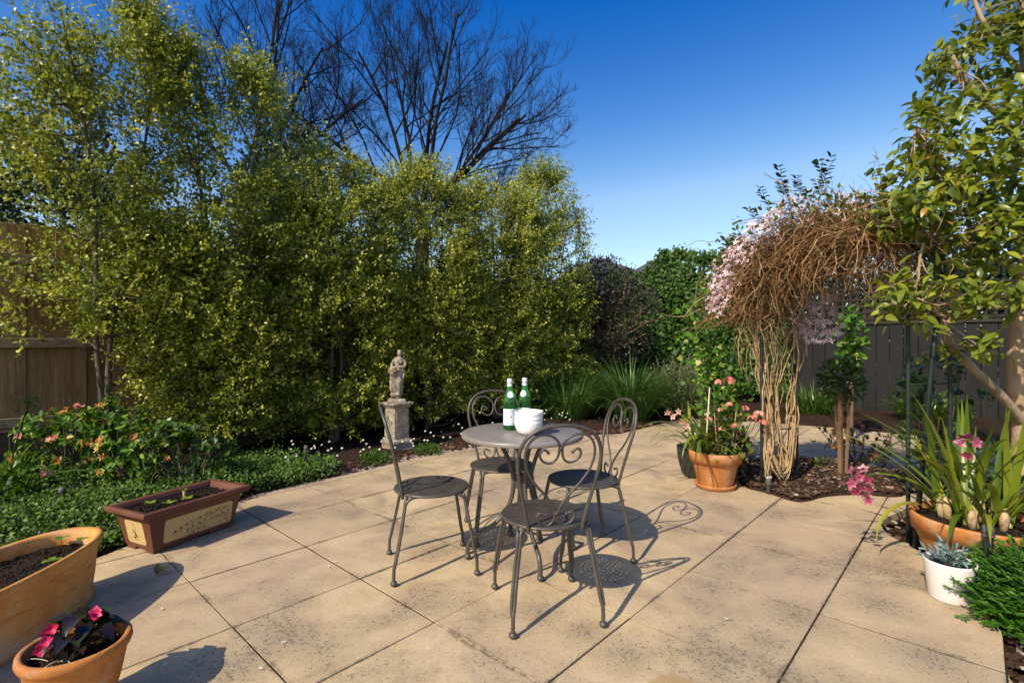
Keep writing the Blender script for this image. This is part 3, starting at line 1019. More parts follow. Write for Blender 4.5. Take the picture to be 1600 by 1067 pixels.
def make_statue():
    S = thing('garden_statue', 'grey stone statue of a draped figure holding a basket', 'statue', (PX, PY, PZ + .5585), ROT_A - R(30))
    sq_lathe([(.092, 0), (.092, .022), (.082, .028), (.082, .038)], 'statue_plinth', MAT['stone'], S)
    m = MB()
    Rt = lambda e: Matrix.Rotation(e[0], 3, 'X') @ Matrix.Rotation(e[1], 3, 'Y') @ Matrix.Rotation(e[2], 3, 'Z')
    # rocky mound
    for k in range(26):
        a = random.uniform(0, 6.28); r = random.uniform(.0, .055)
        m.sphere((r * math.cos(a), r * math.sin(a), random.uniform(.04, .095)), random.uniform(.022, .038), 8, 6)
    # draped skirt, contrapposto
    sk = [(.0, .0, .09, .058, .050), (.004, 0, .15, .060, .052), (.008, -.004, .22, .062, .052), (.012, -.006, .28, .064, .052), (.012, -.004, .33, .058, .048), (.008, 0, .365, .045, .040)]
    V, F = [], []
    seg = 28
    for (x, y, z, rx, ry) in sk:
        for j in range(seg):
            a = 2 * math.pi * j / seg
            fold = 1 + .10 * math.sin(a * 6 + z * 16) * (1 - (z - .09) / .4) + .05 * math.sin(a * 11 - z * 20)
            V.append((x + rx * fold * math.cos(a), y + ry * fold * math.sin(a), z))
    for i in range(len(sk) - 1):
        for j in range(seg):
            k = (j + 1) % seg
            F.append((i * seg + j, i * seg + k, (i + 1) * seg + k, (i + 1) * seg + j))
    F += [tuple(reversed(range(seg))), tuple((len(sk) - 1) * seg + j for j in range(seg))]
    m.add(V, F)
    # legs showing through the cloth, knee forward
    m.tube([(.02, -.02, .30), (.026, -.052, .225), (.018, -.040, .15), (.012, -.05, .09)], [.036, .031, .024, .018], 10)
    m.tube([(-.02, -.01, .30), (-.022, -.022, .2), (-.018, -.02, .09)], [.034, .028, .02], 10)
    m.sphere((.012, -.062, .088), .018, 8, 6, (1, 1.6, .7)); m.sphere((-.02, -.035, .086), .018, 8, 6, (1, 1.6, .7))
    # torso, leaning, chest, shoulders
    m.tube([(.008, 0, .34), (.012, .002, .385), (.018, .004, .43), (.026, 0, .465), (.030, -.002, .492)], [.043, .040, .046, .047, .022], 14)
    m.sphere((.008, -.030, .448), .019, 8, 6); m.sphere((.044, -.030, .446), .019, 8, 6)
    m.tube([(-.020, 0, .468), (.03, .003, .478), (.074, 0, .466)], [.022, .03, .023], 10)
    # neck and head, bowed to the side
    m.tube([(.030, -.002, .485), (.030, -.010, .515)], [.017, .015], 10)
    m.sphere((.030, -.018, .540), .030, 14, 10, (.84, 1.0, 1.12), Rt((.35, .1, 0)))
    m.sphere((.031, -.008, .551), .031, 12, 8, (.95, 1, .9))          # hair
    m.sphere((.029, .022, .536), .013, 8, 6)                           # bun
    m.sphere((.030, -.050, .535), .005, 6, 5, (.8, 1, 1.6))            # nose
    m.sphere((.030, -.043, .519), .006, 6, 5)                          # chin
    # arms folded towards the basket
    m.tube([(.074, 0, .466), (.092, -.022, .415), (.070, -.062, .385), (.02, -.078, .392), (-.015, -.074, .398)], [.020, .018, .016, .013, .010], 10)
    m.tube([(-.020, 0, .466), (-.052, -.018, .425), (-.060, -.050, .395), (-.040, -.075, .385)], [.020, .018, .015, .011], 10)
    for k in range(4):
        m.tube([(-.010, -.070 - .004 * k, .400 - .006 * k), (-.028, -.082 - .002 * k, .396 - .007 * k), (-.036, -.084, .388 - .007 * k)], .0042, 6)
    m.tube([(-.012, -.066, .404), (-.018, -.062, .412)], .0045, 6)
    # basket of fruit on the hip
    m.lathe([(.001, .30), (.028, .30), (.036, .345), (.040, .368), (.042, .372)], 16, (-.052, -.062, 0))
    for k in range(9):
        a = k * .7; r = .022 if k else 0
        m.sphere((-.052 + r * math.cos(a), -.062 + r * math.sin(a), .378), .014, 7, 5)
    # falling cloth beside the basket
    for k in range(5):
        x = -.062 + k * .014
        m.tube([(x, -.055, .31), (x - .006, -.048, .22), (x + .004, -.046, .12)], [.014, .016, .018], 8)
    m.tube([(.06, -.01, .36), (.072, -.02, .30), (.062, -.03, .24)], [.016, .02, .012], 8)
    o = m.build('figure', MAT['stone'], None)
    md = o.modifiers.new('r', 'REMESH'); md.mode = 'VOXEL'; md.voxel_size = .0065
    sm = o.modifiers.new('s', 'SMOOTH'); sm.factor = .5; sm.iterations = 2
    dg = bpy.context.evaluated_depsgraph_get()
    me = bpy.data.meshes.new_from_object(o.evaluated_get(dg))
    bpy.data.objects.remove(o)
    for v in me.vertices:
        n = noise.noise(v.co * 60) * .0035 + noise.noise(v.co * 160) * .0015
        v.co += v.normal * n
    f = link_mesh('figure', me, MAT['stone'], S, True)
    return S
make_statue()

# ================================================================== foliage materials
LM = dict(
    hedge=leaf_mat('hedge_leaf', [(0, (.050, .080, .013)), (.4, (.20, .25, .028)), (.8, (.37, .40, .048)), (1, (.56, .52, .10))], .36, .40, .4),
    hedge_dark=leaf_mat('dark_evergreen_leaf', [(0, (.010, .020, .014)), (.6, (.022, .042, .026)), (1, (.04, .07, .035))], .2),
    ivy=leaf_mat('ivy_leaf', [(0, (.022, .055, .012)), (.6, (.055, .125, .018)), (1, (.12, .20, .03))], .25, .5, .25),
    camellia=leaf_mat('camellia_leaf', [(0, (.050, .095, .014)), (.5, (.19, .235, .023)), (.85, (.34, .36, .035)), (.96, (.34, .31, .03)), (1, (.38, .22, .03))], .36, .34, .4),
    ground=leaf_mat('groundcover_leaf', [(0, (.038, .085, .017)), (.6, (.11, .195, .036)), (1, (.24, .32, .08))], .28, .5, .2),
    strap=leaf_mat('strap_leaf', [(0, (.020, .055, .012)), (.5, (.055, .125, .016)), (.85, (.13, .19, .02)), (1, (.28, .27, .03))], .3, .3, .45),
    orchid=leaf_mat('orchid_leaf', [(0, (.055, .10, .012)), (.5, (.115, .175, .016)), (.85, (.23, .26, .022)), (1, (.36, .30, .04))], .3, .3, .45),
    lomandra=leaf_mat('grass_clump_blade', [(0, (.028, .070, .020)), (.6, (.075, .155, .032)), (1, (.16, .23, .05))], .3, .35, .4),
    rosemary=leaf_mat('rosemary_needle', [(0, (.06, .085, .035)), (.6, (.14, .17, .07)), (1, (.26, .27, .12))], .2),
    azalea=leaf_mat('azalea_leaf', [(0, (.030, .085, .012)), (.55, (.085, .20, .020)), (.85, (.22, .31, .035)), (1, (.50, .44, .16))], .3, .5, .22),
    citrus=leaf_mat('glossy_shrub_leaf', [(0, (.022, .05, .012)), (.6, (.055, .11, .018)), (1, (.19, .25, .035))], .28, .4, .3),
    fern=leaf_mat('ferny_leaf', [(0, (.028, .090, .010)), (.6, (.065, .175, .016)), (1, (.13, .26, .03))], .35, .4, .35),
    rose=leaf_mat('rose_leaf', [(0, (.030, .065, .012)), (.6, (.075, .125, .018)), (1, (.20, .22, .03))], .3, .35, .4),
    dry=leaf_mat('bronze_leaf', [(0, (.05, .035, .018)), (.5, (.10, .075, .03)), (1, (.22, .14, .04))], .25),
    bushdark=leaf_mat('dusky_bush_leaf', [(0, (.022, .022, .018)), (.6, (.045, .042, .030)), (1, (.10, .085, .04))], .2),
    begonia=leaf_mat('dark_begonia_leaf', [(0, (.016, .012, .008)), (.6, (.035, .018, .012)), (1, (.03, .045, .018))], .1, .18, .6),
    silver=leaf_mat('silver_succulent_leaf', [(0, (.10, .15, .145)), (.6, (.18, .25, .235)), (1, (.30, .38, .36))], .1, .6, .2),
    pinkf=leaf_mat('pale_pink_petal', [(0, (.62, .34, .42)), (.4, (.78, .58, .62)), (1, (.86, .80, .80))], .3, .6, .2, (1, .9, .9)),
    redpink=leaf_mat('coral_petal', [(0, (.58, .14, .12)), (.5, (.72, .27, .22)), (1, (.80, .48, .38))], .3, .6, .2, (1, .8, .7)),
    orange=leaf_mat('faded_orange_petal', [(0, (.36, .13, .03)), (.6, (.55, .24, .06)), (1, (.65, .38, .14))], .25, .6, .2, (1, .8, .6)),
    orchidf=leaf_mat('magenta_orchid_petal', [(0, (.32, .05, .10)), (.5, (.47, .11, .19)), (1, (.66, .32, .38))], .3, .45, .3, (1, .8, .9)),
    orchidpale=leaf_mat('salmon_orchid_petal', [(0, (.55, .22, .18)), (.5, (.68, .38, .30)), (1, (.78, .55, .45))], .3, .45, .3, (1, .8, .8)),
    hotpink=leaf_mat('hot_pink_petal', [(0, (.70, .02, .10)), (.5, (.80, .05, .18)), (1, (.85, .16, .32))], .3, .45, .3, (1, .7, .8)),
    white=leaf_mat('white_petal', [(0, (.45, .41, .36)), (1, (.66, .64, .58))], .2, .6, .2, (1, 1, 1)),
)
def add_twigs(mb, P, D, L, r, sides=3, seg=3, wob=.15):
    for p, d, l in zip(P, D, L):
        q = [p]
        for k in range(seg):
            d = unit(d + RNG.normal(size=3) * wob)
            q.append(q[-1] + d * l / seg)
        mb.tube(q, np.linspace(r, r * .35, seg + 1), sides, False)

# ================================================================== hedge trees along the timber fence
def hedge_tree(label, a, b, H, ra, rb, ntw, lean=0.0, low=.25, airy=.35, name='hedge_tree', trim=False):
    base = np.array(gw(a, b, -.02))
    t = thing(name, label, 'tree', tuple(base), 0, 'row of small-leaved hedge trees')
    A3 = np.array([GA[0], GA[1], 0]); B3 = np.array([GB[0], GB[1], 0])
    # stems
    stems = []
    tr = MB()
    ns = random.choice((3, 4))
    for k in range(ns):
        ang = random.uniform(-1, 1) * .8 + (k - (ns - 1) / 2) * .55
        top = A3 * (math.sin(ang) * ra * .55 + lean) + B3 * random.uniform(-.3, .1) + np.array([0, 0, H * random.uniform(.78, .95)])
        mid = top * .38 + np.array([0, 0, -.25 * H * .1]) - A3 * math.sin(ang) * .12
        start = A3 * .03 * (k - 1) + B3 * random.uniform(-.03, .03)
        path = catmull([start, start + (mid - start) * .45 + RNG.normal(size=3) * .03, mid + RNG.normal(size=3) * .05, (mid + top) / 2 + RNG.normal(size=3) * .08, top], 5)
        r0 = random.uniform(.030, .042) if k < 2 else .022
        tr.tube(path, np.linspace(r0, .006, len(path)), 6, False)
        stems.append(path)
    tr.build('trunk', MAT['bark'], t, True)
    SP = np.concatenate(stems)
    # twig anchors inside an uneven envelope
    n = ntw * 4
    z = low + (H - low) * RNG.random(n) ** .95
    u = RNG.uniform(-1, 1, n); v = RNG.uniform(-1, 1, n)
    f = z / H
    w = np.interp(f, [0, .08, .2, .5, .75, .9, 1], [.55, .8, 1, 1.0, .9, .62, .2])
    keep = (u * u + v * v) < 1
    P = A3 * (u * w * ra)[:, None] + B3 * (v * w * rb)[:, None] + A3 * (lean * f)[:, None]
    P[:, 2] = z
    wp = P + base
    nz = vnoise(wp, 3.0, 11.3) * .55 + vnoise(wp, 7.0, 3.1) * .45
    shell = np.sqrt(u * u + v * v)
    dens = np.clip((nz - airy - .05 - .30 * np.clip(f - .5, 0, 1) + .12 * (shell - .5)) * 8, 0, 1)
    keep &= RNG.random(n) < dens
    if trim:                                # thinned on the fence side of the row's first tree
        aa = wp[:, 0] * GA[0] + wp[:, 1] * GA[1]
        keep &= ~((aa < .95) & (z < 1.25)) & ~((aa < .72) & (z < 2.5) & (RNG.random(n) < .72)) & ~((aa < .45) & (RNG.random(n) < .5))
    P = P[keep][:ntw]
    axis = A3 * .0
    out = P.copy(); out[:, 2] = 0
    D = unit(unit(out) * .75 + np.array([0, 0, .55]) + RNG.normal(size=P.shape) * .5)
    L = RNG.uniform(.14, .36, len(P)) * np.where(P[:, 2] > H * .8, 1.35, 1.0)
    lv = 22
    T = (np.arange(lv) + .5) / lv
    LP = (P[:, None, :] + D[:, None, :] * (L[:, None] * T[None])[:, :, None] + RNG.normal(size=(len(P), lv, 3)) * .02).reshape(-1, 3)
    LD = np.repeat(D, lv, 0) * .55 + RNG.normal(size=LP.shape) * .75
    LN = RNG.normal(size=LP.shape) * .55 + np.array([0, 0, .6]) + np.array([-.40, -.62, 0])
    tint = np.clip(np.repeat(RNG.normal(.53, .2, len(P)), lv) + RNG.normal(0, .18, len(LP)), 0, 1)
    S = RNG.uniform(.024, .046, len(LP))
    tag(leaf_cloud('crown', LP, LD, LN, S, LEAF2, LM['hedge'], t, tint, width=RNG.uniform(.9, 1.45, len(LP))), kind='stuff')
    # wispy leading shoots above the crown
    wsp = MB(); WPt, WD = [], []
    for k in range(34):
        q = A3 * (random.uniform(-.95, .95) * ra + lean) + B3 * random.uniform(-.5, .4) * rb
        q = q + np.array([0, 0, H * (random.uniform(.72, .90) - .10 * abs(q @ A3 - lean) / ra)])
        d = unit(np.array([random.uniform(-.25, .25), random.uniform(-.2, .2), 1.0])); L_ = random.uniform(.35, .75)
        wsp.tube([q, q + d * L_ * .5 + RNG.normal(size=3) * .02, q + d * L_], [.004, .003, .0015], 4, False)
        for j in range(16):
            f_ = .1 + .9 * j / 15
            WPt.append(q + d * L_ * f_ + RNG.normal(size=3) * .012); WD.append(unit(RNG.normal(size=3) + d * .8))
    tag(wsp.build('leading_shoots', MAT['bark'], t), kind='stuff')
    WPt, WD = np.array(WPt), np.array(WD)
    tag(leaf_cloud('shoot_leaves', WPt, WD, RNG.normal(size=WPt.shape) + np.array([0, 0, .6]), RNG.uniform(.03, .055, len(WPt)), LEAF2, LM['hedge'], t, np.clip(RNG.normal(.5, .2, len(WPt)), 0, 1), width=RNG.uniform(.9, 1.4, len(WPt))), kind='stuff')
    # twigs: the shoots, and side branches back to the nearest stem
    tw = MB()
    idx = RNG.choice(len(P), min(len(P), 420), replace=False)
    add_twigs(tw, P[idx], D[idx], L[idx], .0028)
    for i in RNG.choice(len(P), 90, replace=False):
        j = np.argmin(np.linalg.norm(SP - (P[i] - np.array([0, 0, .25])), axis=1))
        s0 = SP[j]
        mid = (s0 + P[i]) / 2 + np.array([0, 0, -.05]) + RNG.normal(size=3) * .04
        tw.tube(catmull([s0, mid, P[i]], 3), np.linspace(.009, .003, 7), 4, False)
    tag(tw.build('twigs', MAT['bark'], t), kind='stuff')
    return t
hedge_tree('tall bushy hedge tree at the left edge, against the brown fence', .88, 5.68, 4.2, .88, .45, 2500, .05, .62, .385, trim=True)
hedge_tree('tall airy hedge tree above the azaleas, pale stems showing', 1.78, 5.6, 4.15, .78, .50, 2800, 0, .3, .385)
hedge_tree('hedge tree just left of the stone statue, dark at its base', 3.0, 5.6, 3.4, .85, .60, 3200, 0, .22, .36)
hedge_tree('hedge tree directly behind the stone statue', 4.3, 5.5, 3.45, .85, .62, 3300, 0, .25, .345)
hedge_tree('hedge tree behind the back chair and the green bottles', 5.55, 5.45, 3.6, .95, .62, 3500, 0, .3, .335)
hedge_tree('rightmost hedge tree, ending the row beside the dark bush', 6.7, 5.4, 4.0, .9, .6, 3500, 0, .3, .335)

# ================================================================== bare trees beyond the fence
def bare_tree(label, base, fork, limbs, lens, seed, r0=.17):
    rs = np.random.default_rng(seed)
    t = thing('bare_tree', label, 'tree', tuple(base), 0, 'leafless trees beyond the fence')
    trunk = MB(); br = MB(); tw = MB()
    p0 = np.zeros(3); f = np.array(fork)
    trunk.tube(catmull([p0, f * .5 + np.array([.1, 0, 0]), f], 4), np.linspace(r0 * 1.3, r0, 9), 9, False)
    cnt = [0]
    def grow(p, d, L, r, depth):
        n = 6 if depth < 3 else 4
        q = [p]; dd = d
        for k in range(n):
            up = .03 if depth < 2 else .13
            dd = unit(dd + rs.normal(size=3) * (.10 if depth < 3 else .16) + np.array([0, 0, up]))
            q.append(q[-1] + dd * L / n)
        tgt = br if depth < 2 else tw
        tgt.tube(q, np.linspace(r, r * (.5 if depth < 3 else .6), n + 1), 7 if depth < 1 else (5 if depth < 2 else 3), False)
        cnt[0] += 1
        if depth >= 4: return
        nk = [7, 6, 5, 4][depth]
        for k in range(nk):
            tt = .2 + .8 * (k + rs.random() * .8) / nk
            x = min(tt, .999) * n; i = int(x)
            pp = q[i] + (q[i + 1] - q[i]) * (x - i)
            dl = unit(q[i + 1] - q[i])
            side = unit(cross3(dl, rs.normal(size=3)))
            ang = rs.uniform(.45, .85)
            nd = unit(dl * math.cos(ang) + side * math.sin(ang))
            grow(pp, nd, L * rs.uniform(.42, .62) * (1.15 - .4 * tt), max(r * (.48 - .12 * tt), .0042), depth + 1)
    for d, L in zip(limbs, lens):
        grow(f - unit(np.array(d)) * .1, unit(np.array(d, float)), L, r0 * .36, 0)
    trunk.build('trunk', MAT['bark_dark'], t, True)
    br.build('limbs', MAT['bark_dark'], t, True)
    tag(tw.build('twigs', MAT['bark_dark'], t), kind='stuff')
    return t
bare_tree('large leafless tree with fanned dark branches above the middle hedge', (-2.55, 13.5, 0), (.15, 0, 4.6),
          [(1.0, -.1, .62), (.8, .2, 1.1), (.2, -.2, 1.4), (-.45, .15, 1.2), (-1.0, -.1, .75), (.95, .1, .12), (.5, -.3, 1.3), (-.2, .3, 1.3), (-.8, .2, 1.0), (.9, .3, .9)], [3.6, 4.6, 5.2, 5.0, 4.4, 2.9, 4.8, 4.8, 4.8, 4.2], 4)
bare_tree('leafless tree rising behind the tall left hedge trees', (-6.6, 12.5, 0), (.1, 0, 4.8),
          [(.7, -.1, 1.1), (.2, .2, 1.4), (-.5, -.2, 1.2), (.8, .2, .6), (.35, 0, 1.4), (-.8, .1, .9)], [4.4, 5.2, 4.8, 3.8, 4.8, 4.2], 11, .15)

def leafy_tree(name, label, base, H, rx, rz_c, zc, n, mat, leaf, group=None, trunk='bark', dirs_up=.3, tpl=LEAF4, nz=.38, cat='tree', stems=1, sz=(.7, 1.2)):
    t = thing(name, label, cat, base, 0, group)
    m = MB()
    for k in range(stems):
        o = np.array([random.uniform(-.08, .08), random.uniform(-.08, .08), 0]) * (stems > 1)
        tp = np.array([random.uniform(-.4, .4) * rx, random.uniform(-.4, .4) * rx, H * .8])
        m.tube(catmull([o, o + tp * .4 + RNG.normal(size=3) * .05 * rx, tp], 4), np.linspace(.025 * H if stems == 1 else .015 * H, .006 * H, 9), 7, False)
        for j in range(7):
            q = o + tp * random.uniform(.3, .9)
            e = np.array([random.uniform(-.8, .8) * rx, random.uniform(-.8, .8) * rx, q[2] + random.uniform(.05, .3) * H])
            m.tube(catmull([q, (q + e) / 2 + RNG.normal(size=3) * .04 * rx, e], 3), np.linspace(.010 * H, .003 * H, 7), 4, False)
    m.build('trunk', MAT[trunk], t, True)
    N = n * 4
    d = rnd_dirs(N); r = RNG.random(N) ** .45
    P = d * r[:, None] * np.array([rx, rx, rz_c]) + np.array([0, 0, zc])
    q = vnoise(P + np.array(base), 2.2 / max(rx, .5), 5.0) * .6 + vnoise(P + np.array(base), 6.0 / max(rx, .5), 1.7) * .4
    P = P[(RNG.random(N) < np.clip((q - nz) * 6, 0, 1)) & (P[:, 2] > .03)][:n]
    D = unit(P - np.array([0, 0, zc])) + RNG.normal(size=P.shape) * .6 + np.array([0, 0, dirs_up])
    NN = RNG.normal(size=P.shape) + np.array([-.2, -.4, .8])
    tag(leaf_cloud('crown', P, D, NN, leaf * RNG.uniform(*sz, len(P)), tpl, mat, t, np.clip(RNG.normal(.45, .25, len(P)), 0, 1)), kind='stuff')
    return t
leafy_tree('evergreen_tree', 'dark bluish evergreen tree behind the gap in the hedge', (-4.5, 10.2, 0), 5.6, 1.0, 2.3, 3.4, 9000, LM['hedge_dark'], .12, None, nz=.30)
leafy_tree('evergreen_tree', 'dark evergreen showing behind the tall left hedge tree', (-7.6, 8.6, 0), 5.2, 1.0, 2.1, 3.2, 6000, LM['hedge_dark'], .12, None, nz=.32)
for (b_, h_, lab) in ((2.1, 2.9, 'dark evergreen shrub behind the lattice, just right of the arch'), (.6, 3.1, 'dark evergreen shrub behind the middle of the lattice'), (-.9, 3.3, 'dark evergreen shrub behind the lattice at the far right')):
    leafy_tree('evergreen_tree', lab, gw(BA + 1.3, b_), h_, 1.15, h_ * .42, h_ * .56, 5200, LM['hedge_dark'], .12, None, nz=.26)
leafy_tree('dusky_bush', 'dusky brown-leaved bush with bare reddish stems in the far corner', (1.66, 9.5, 0), 2.9, 1.1, 1.15, 1.65, 11000, LM['bushdark'], .055, None, trunk='bark_red', cat='bush', stems=5, nz=.30)

# ================================================================== ivy on the back fence
def ivy_wall():
    t = thing('ivy', 'dense green ivy mound covering the back fence corner', 'ivy', gw(BA, 3.9), 0)
    A3 = np.array([GA[0], GA[1], 0]); B3 = np.array([GB[0], GB[1], 0])
    n = 17000
    b = RNG.uniform(-1.35, 2.5, n); z = RNG.random(n)
    top = np.interp(b, [-1.35, -1.0, -.5, .2, 1.0, 1.8, 2.5], [1.9, 2.75, 3.05, 3.15, 3.0, 2.75, 2.6]) + .45 * (vnoise(np.stack([b, b * 0, b * 0], 1), 2.6) - .5)
    zz = .25 + z * (top - .25)
    th = .28 + .22 * vnoise(np.stack([b, zz, b * 0], 1), 1.6, 4.0) + .12 * vnoise(np.stack([b, zz, b * 0], 1), 4.0, 9.0)
    a = -th * RNG.random(n) ** .3 - .02
    topm = RNG.random(n) < .14
    zz[topm] = top[topm] + RNG.normal(0, .06, topm.sum())
    a[topm] = RNG.uniform(-.5, .35, topm.sum())
    P = A3 * a[:, None] + B3 * b[:, None]; P[:, 2] = zz
    D = np.array([0, 0, -.7]) + RNG.normal(size=(n, 3)) * .6
    N = -A3 * .9 + np.array([0, 0, .5]) + RNG.normal(size=(n, 3)) * .5
    # backing frame of old woody stems
    m = MB()
    for k in range(26):
        x = -1.2 + 3.6 * k / 25 + random.uniform(-.1, .1)
        pts = [A3 * -.06 + B3 * x, A3 * -.09 + B3 * (x + random.uniform(-.2, .2)) + np.array([0, 0, 1.2]), A3 * -.07 + B3 * (x + random.uniform(-.3, .3)) + np.array([0, 0, 2.5])]
        m.tube(catmull(pts, 4), np.linspace(.03, .012, 9), 5, False)
    m.build('stems', MAT['bark_red'], t, True)
    tag(leaf_cloud('foliage', P, D, N, RNG.uniform(.045, .085, n), IVY, LM['ivy'], t, np.clip(RNG.normal(.42, .24, n), 0, 1)), kind='stuff')
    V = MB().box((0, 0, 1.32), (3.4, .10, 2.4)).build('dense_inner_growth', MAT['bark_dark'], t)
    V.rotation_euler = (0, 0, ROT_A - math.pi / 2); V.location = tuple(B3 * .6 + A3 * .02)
ivy_wall()

# ================================================================== camellia tree on the right
def WP(px, py, d):
    return np.array([(px - 800) / FPX * d, d, CAM_H - (py - 533) / FPX * d])
def camellia():
    base = np.array([3.30, 3.34, -.02])
    t = thing('camellia_tree', 'glossy-leaved camellia tree with smooth tan trunk at right', 'tree', tuple(base))
    L = lambda px, py, d: WP(px, py, d) - base
    tr = MB()
    tr.tube(catmull([np.zeros(3), L(1600, 680, 3.3), L(1588, 600, 3.28), L(1592, 520, 3.25), L(1600, 440, 3.25), L(1606, 380, 3.25), L(1612, 250, 3.3), L(1600, 100, 3.35), L(1590, -60, 3.4)], 5),
            np.interp(np.linspace(0, 1, 41), [0, .2, .6, 1], [.070, .055, .042, .013]), 12, False)
    tr.build('trunk', MAT['bark_tan'], t, True)
    limb = [
        ([(1600, 662, 3.28), (1568, 622, 3.2), (1520, 575, 3.1), (1487, 540, 3.05), (1476, 508, 3.0), (1455, 480, 2.95), (1425, 462, 2.9)], .030),
        ([(1600, 430, 3.25), (1560, 405, 3.15), (1510, 385, 3.05), (1470, 372, 3.0), (1440, 366, 2.95), (1405, 345, 2.9)], .026),
        ([(1604, 380, 3.25), (1575, 345, 3.2), (1540, 318, 3.15), (1500, 300, 3.1), (1455, 250, 3.05), (1430, 200, 3.0)], .030),
        ([(1608, 250, 3.3), (1570, 190, 3.2), (1530, 150, 3.15), (1500, 110, 3.1), (1480, 70, 3.1)], .026),
        ([(1600, 120, 3.35), (1560, 70, 3.2), (1530, 20, 3.2), (1515, -30, 3.2)], .02),
        ([(1540, 318, 3.15), (1500, 330, 3.05), (1463, 345, 3.0), (1440, 390, 2.95), (1435, 440, 2.9)], .016),
        ([(1604, 420, 3.25), (1650, 360, 3.2), (1700, 300, 3.2), (1740, 200, 3.2)], .03),
        ([(1476, 508, 3.0), (1510, 480, 2.95), (1550, 478, 2.9), (1590, 485, 2.9)], .012),
    ]
    tips = []
    lm = MB()
    for pts, r in limb:
        P = catmull([L(*p) for p in pts], 5)
        lm.tube(P, np.linspace(r, r * .35, len(P)), 8, False)
        for k in range(len(P) // 2, len(P)):
            tips.append(P[k])
    # leafy volumes: (centre px, py, depth), radii, clusters
    vols = [((1580, 150, 3.3), (.42, .55, .62), 120), ((1500, 230, 3.1), (.28, .4, .36), 74), ((1450, 280, 3.0), (.24, .3, .24), 56), ((1545, 60, 3.25), (.24, .4, .36), 46), ((1595, 320, 3.1), (.36, .4, .26), 56),
            ((1445, 200, 3.0), (.12, .2, .26), 14), ((1420, 340, 2.95), (.22, .25, .14), 34), ((1500, 350, 3.0), (.28, .3, .13), 36), ((1450, 465, 2.9), (.30, .25, .15), 40), ((1580, 450, 2.95), (.3, .3, .14), 22), ((1500, 545, 2.95), (.16, .2, .07), 9), ((1540, 400, 3.0), (.3, .3, .15), 22),
            ((1680, 230, 3.2), (.4, .5, .7), 60), ((1590, 0, 3.3), (.3, .4, .3), 36), ((1480, 120, 3.1), (.13, .2, .2), 13)]
    LP, LD, LN = [], [], []
    tw = MB()
    TP = np.array(tips)
    for (c, rr, n) in vols:
        C = L(*c)
        for k in range(n):
            d = rnd_dirs(1)[0] * RNG.random() ** .4
            p = C + d * np.array(rr)
            near = np.argsort(np.linalg.norm(TP - p, axis=1))[:8]
            q = TP[random.choice(list(near))]
            if np.linalg.norm(p - q) < .28:
                mid = (p + q) / 2 + np.array([0, 0, -.03]) + RNG.normal(size=3) * .02
                tw.tube(catmull([q, mid, p], 3), np.linspace(.0045, .002, 7), 4, False)
            ax = unit(d * .6 + np.array([-.15, -.15, .35]) + RNG.normal(size=3) * .4)
            for s in range(8):
                LP.append(p + ax * (.02 * s - .07) + RNG.normal(size=3) * .012)
                sd = unit(cross3(ax, RNG.normal(size=3)))
                LD.append(unit(sd + ax * .5 + np.array([0, 0, -.05])))
                LN.append(np.array([-.15, -.2, 1.0]) + RNG.normal(size=3) * .35)
    lm.build('limbs', MAT['bark_tan'], t, True)
    tag(tw.build('twigs', MAT['bark_tan'], t), kind='stuff')
    LP, LD, LN = np.array(LP), np.array(LD), np.array(LN)
    n = len(LP)
    tint = np.clip(RNG.normal(.45, .24, n) + .12 * (LP[:, 2] < .9), 0, 1)
    S = RNG.uniform(.055, .09, n)
    # the leaves that show largest are leaves of their own
    wp = LP + base
    inview = (np.abs(wp[:, 0]) < wp[:, 1] * 1.0)
    score = S / wp[:, 1] * inview + .004 * (wp[:, 2] < 1.6) * inview
    order = np.argsort(-score)
    big, rest = order[:290], order[290:]
    tag(leaf_cloud('foliage', LP[rest], LD[rest], LN[rest], S[rest], CAMELLIA, LM['camellia'], t, tint[rest], smooth=True), kind='stuff')
    protos = []
    for k in range(10):
        me = bpy.data.meshes.new('leaf')
        V0, F0 = big_leaf(.40 + .012 * k, .15 + .03 * k, 4, .12 + .02 * k)
        me.from_pydata([tuple(v) for v in V0], [], [tuple(int(i) for i in f) for f in F0]); me.update()
        at = me.attributes.new('tint', 'FLOAT', 'POINT')
        at.data.foreach_set('value', np.full(len(V0), .15 + .085 * k, np.float32))
        me.materials.append(LM['camellia'])
        me.polygons.foreach_set('use_smooth', np.ones(len(F0), bool))
        protos.append(me)
    X, Y, Z = frames(LD[big], LN[big].copy())
    for q, i in enumerate(big):
        o = bpy.data.objects.new('leaf', protos[min(9, int(tint[i] * 10))])
        COL.objects.link(o); o.parent = t
        s_ = S[i]
        M4 = Matrix(((X[q][0] * s_, Y[q][0] * s_, Z[q][0] * s_, LP[i][0]), (X[q][1] * s_, Y[q][1] * s_, Z[q][1] * s_, LP[i][1]), (X[q][2] * s_, Y[q][2] * s_, Z[q][2] * s_, LP[i][2]), (0, 0, 0, 1)))
        o.matrix_local = M4
    return t
camellia()

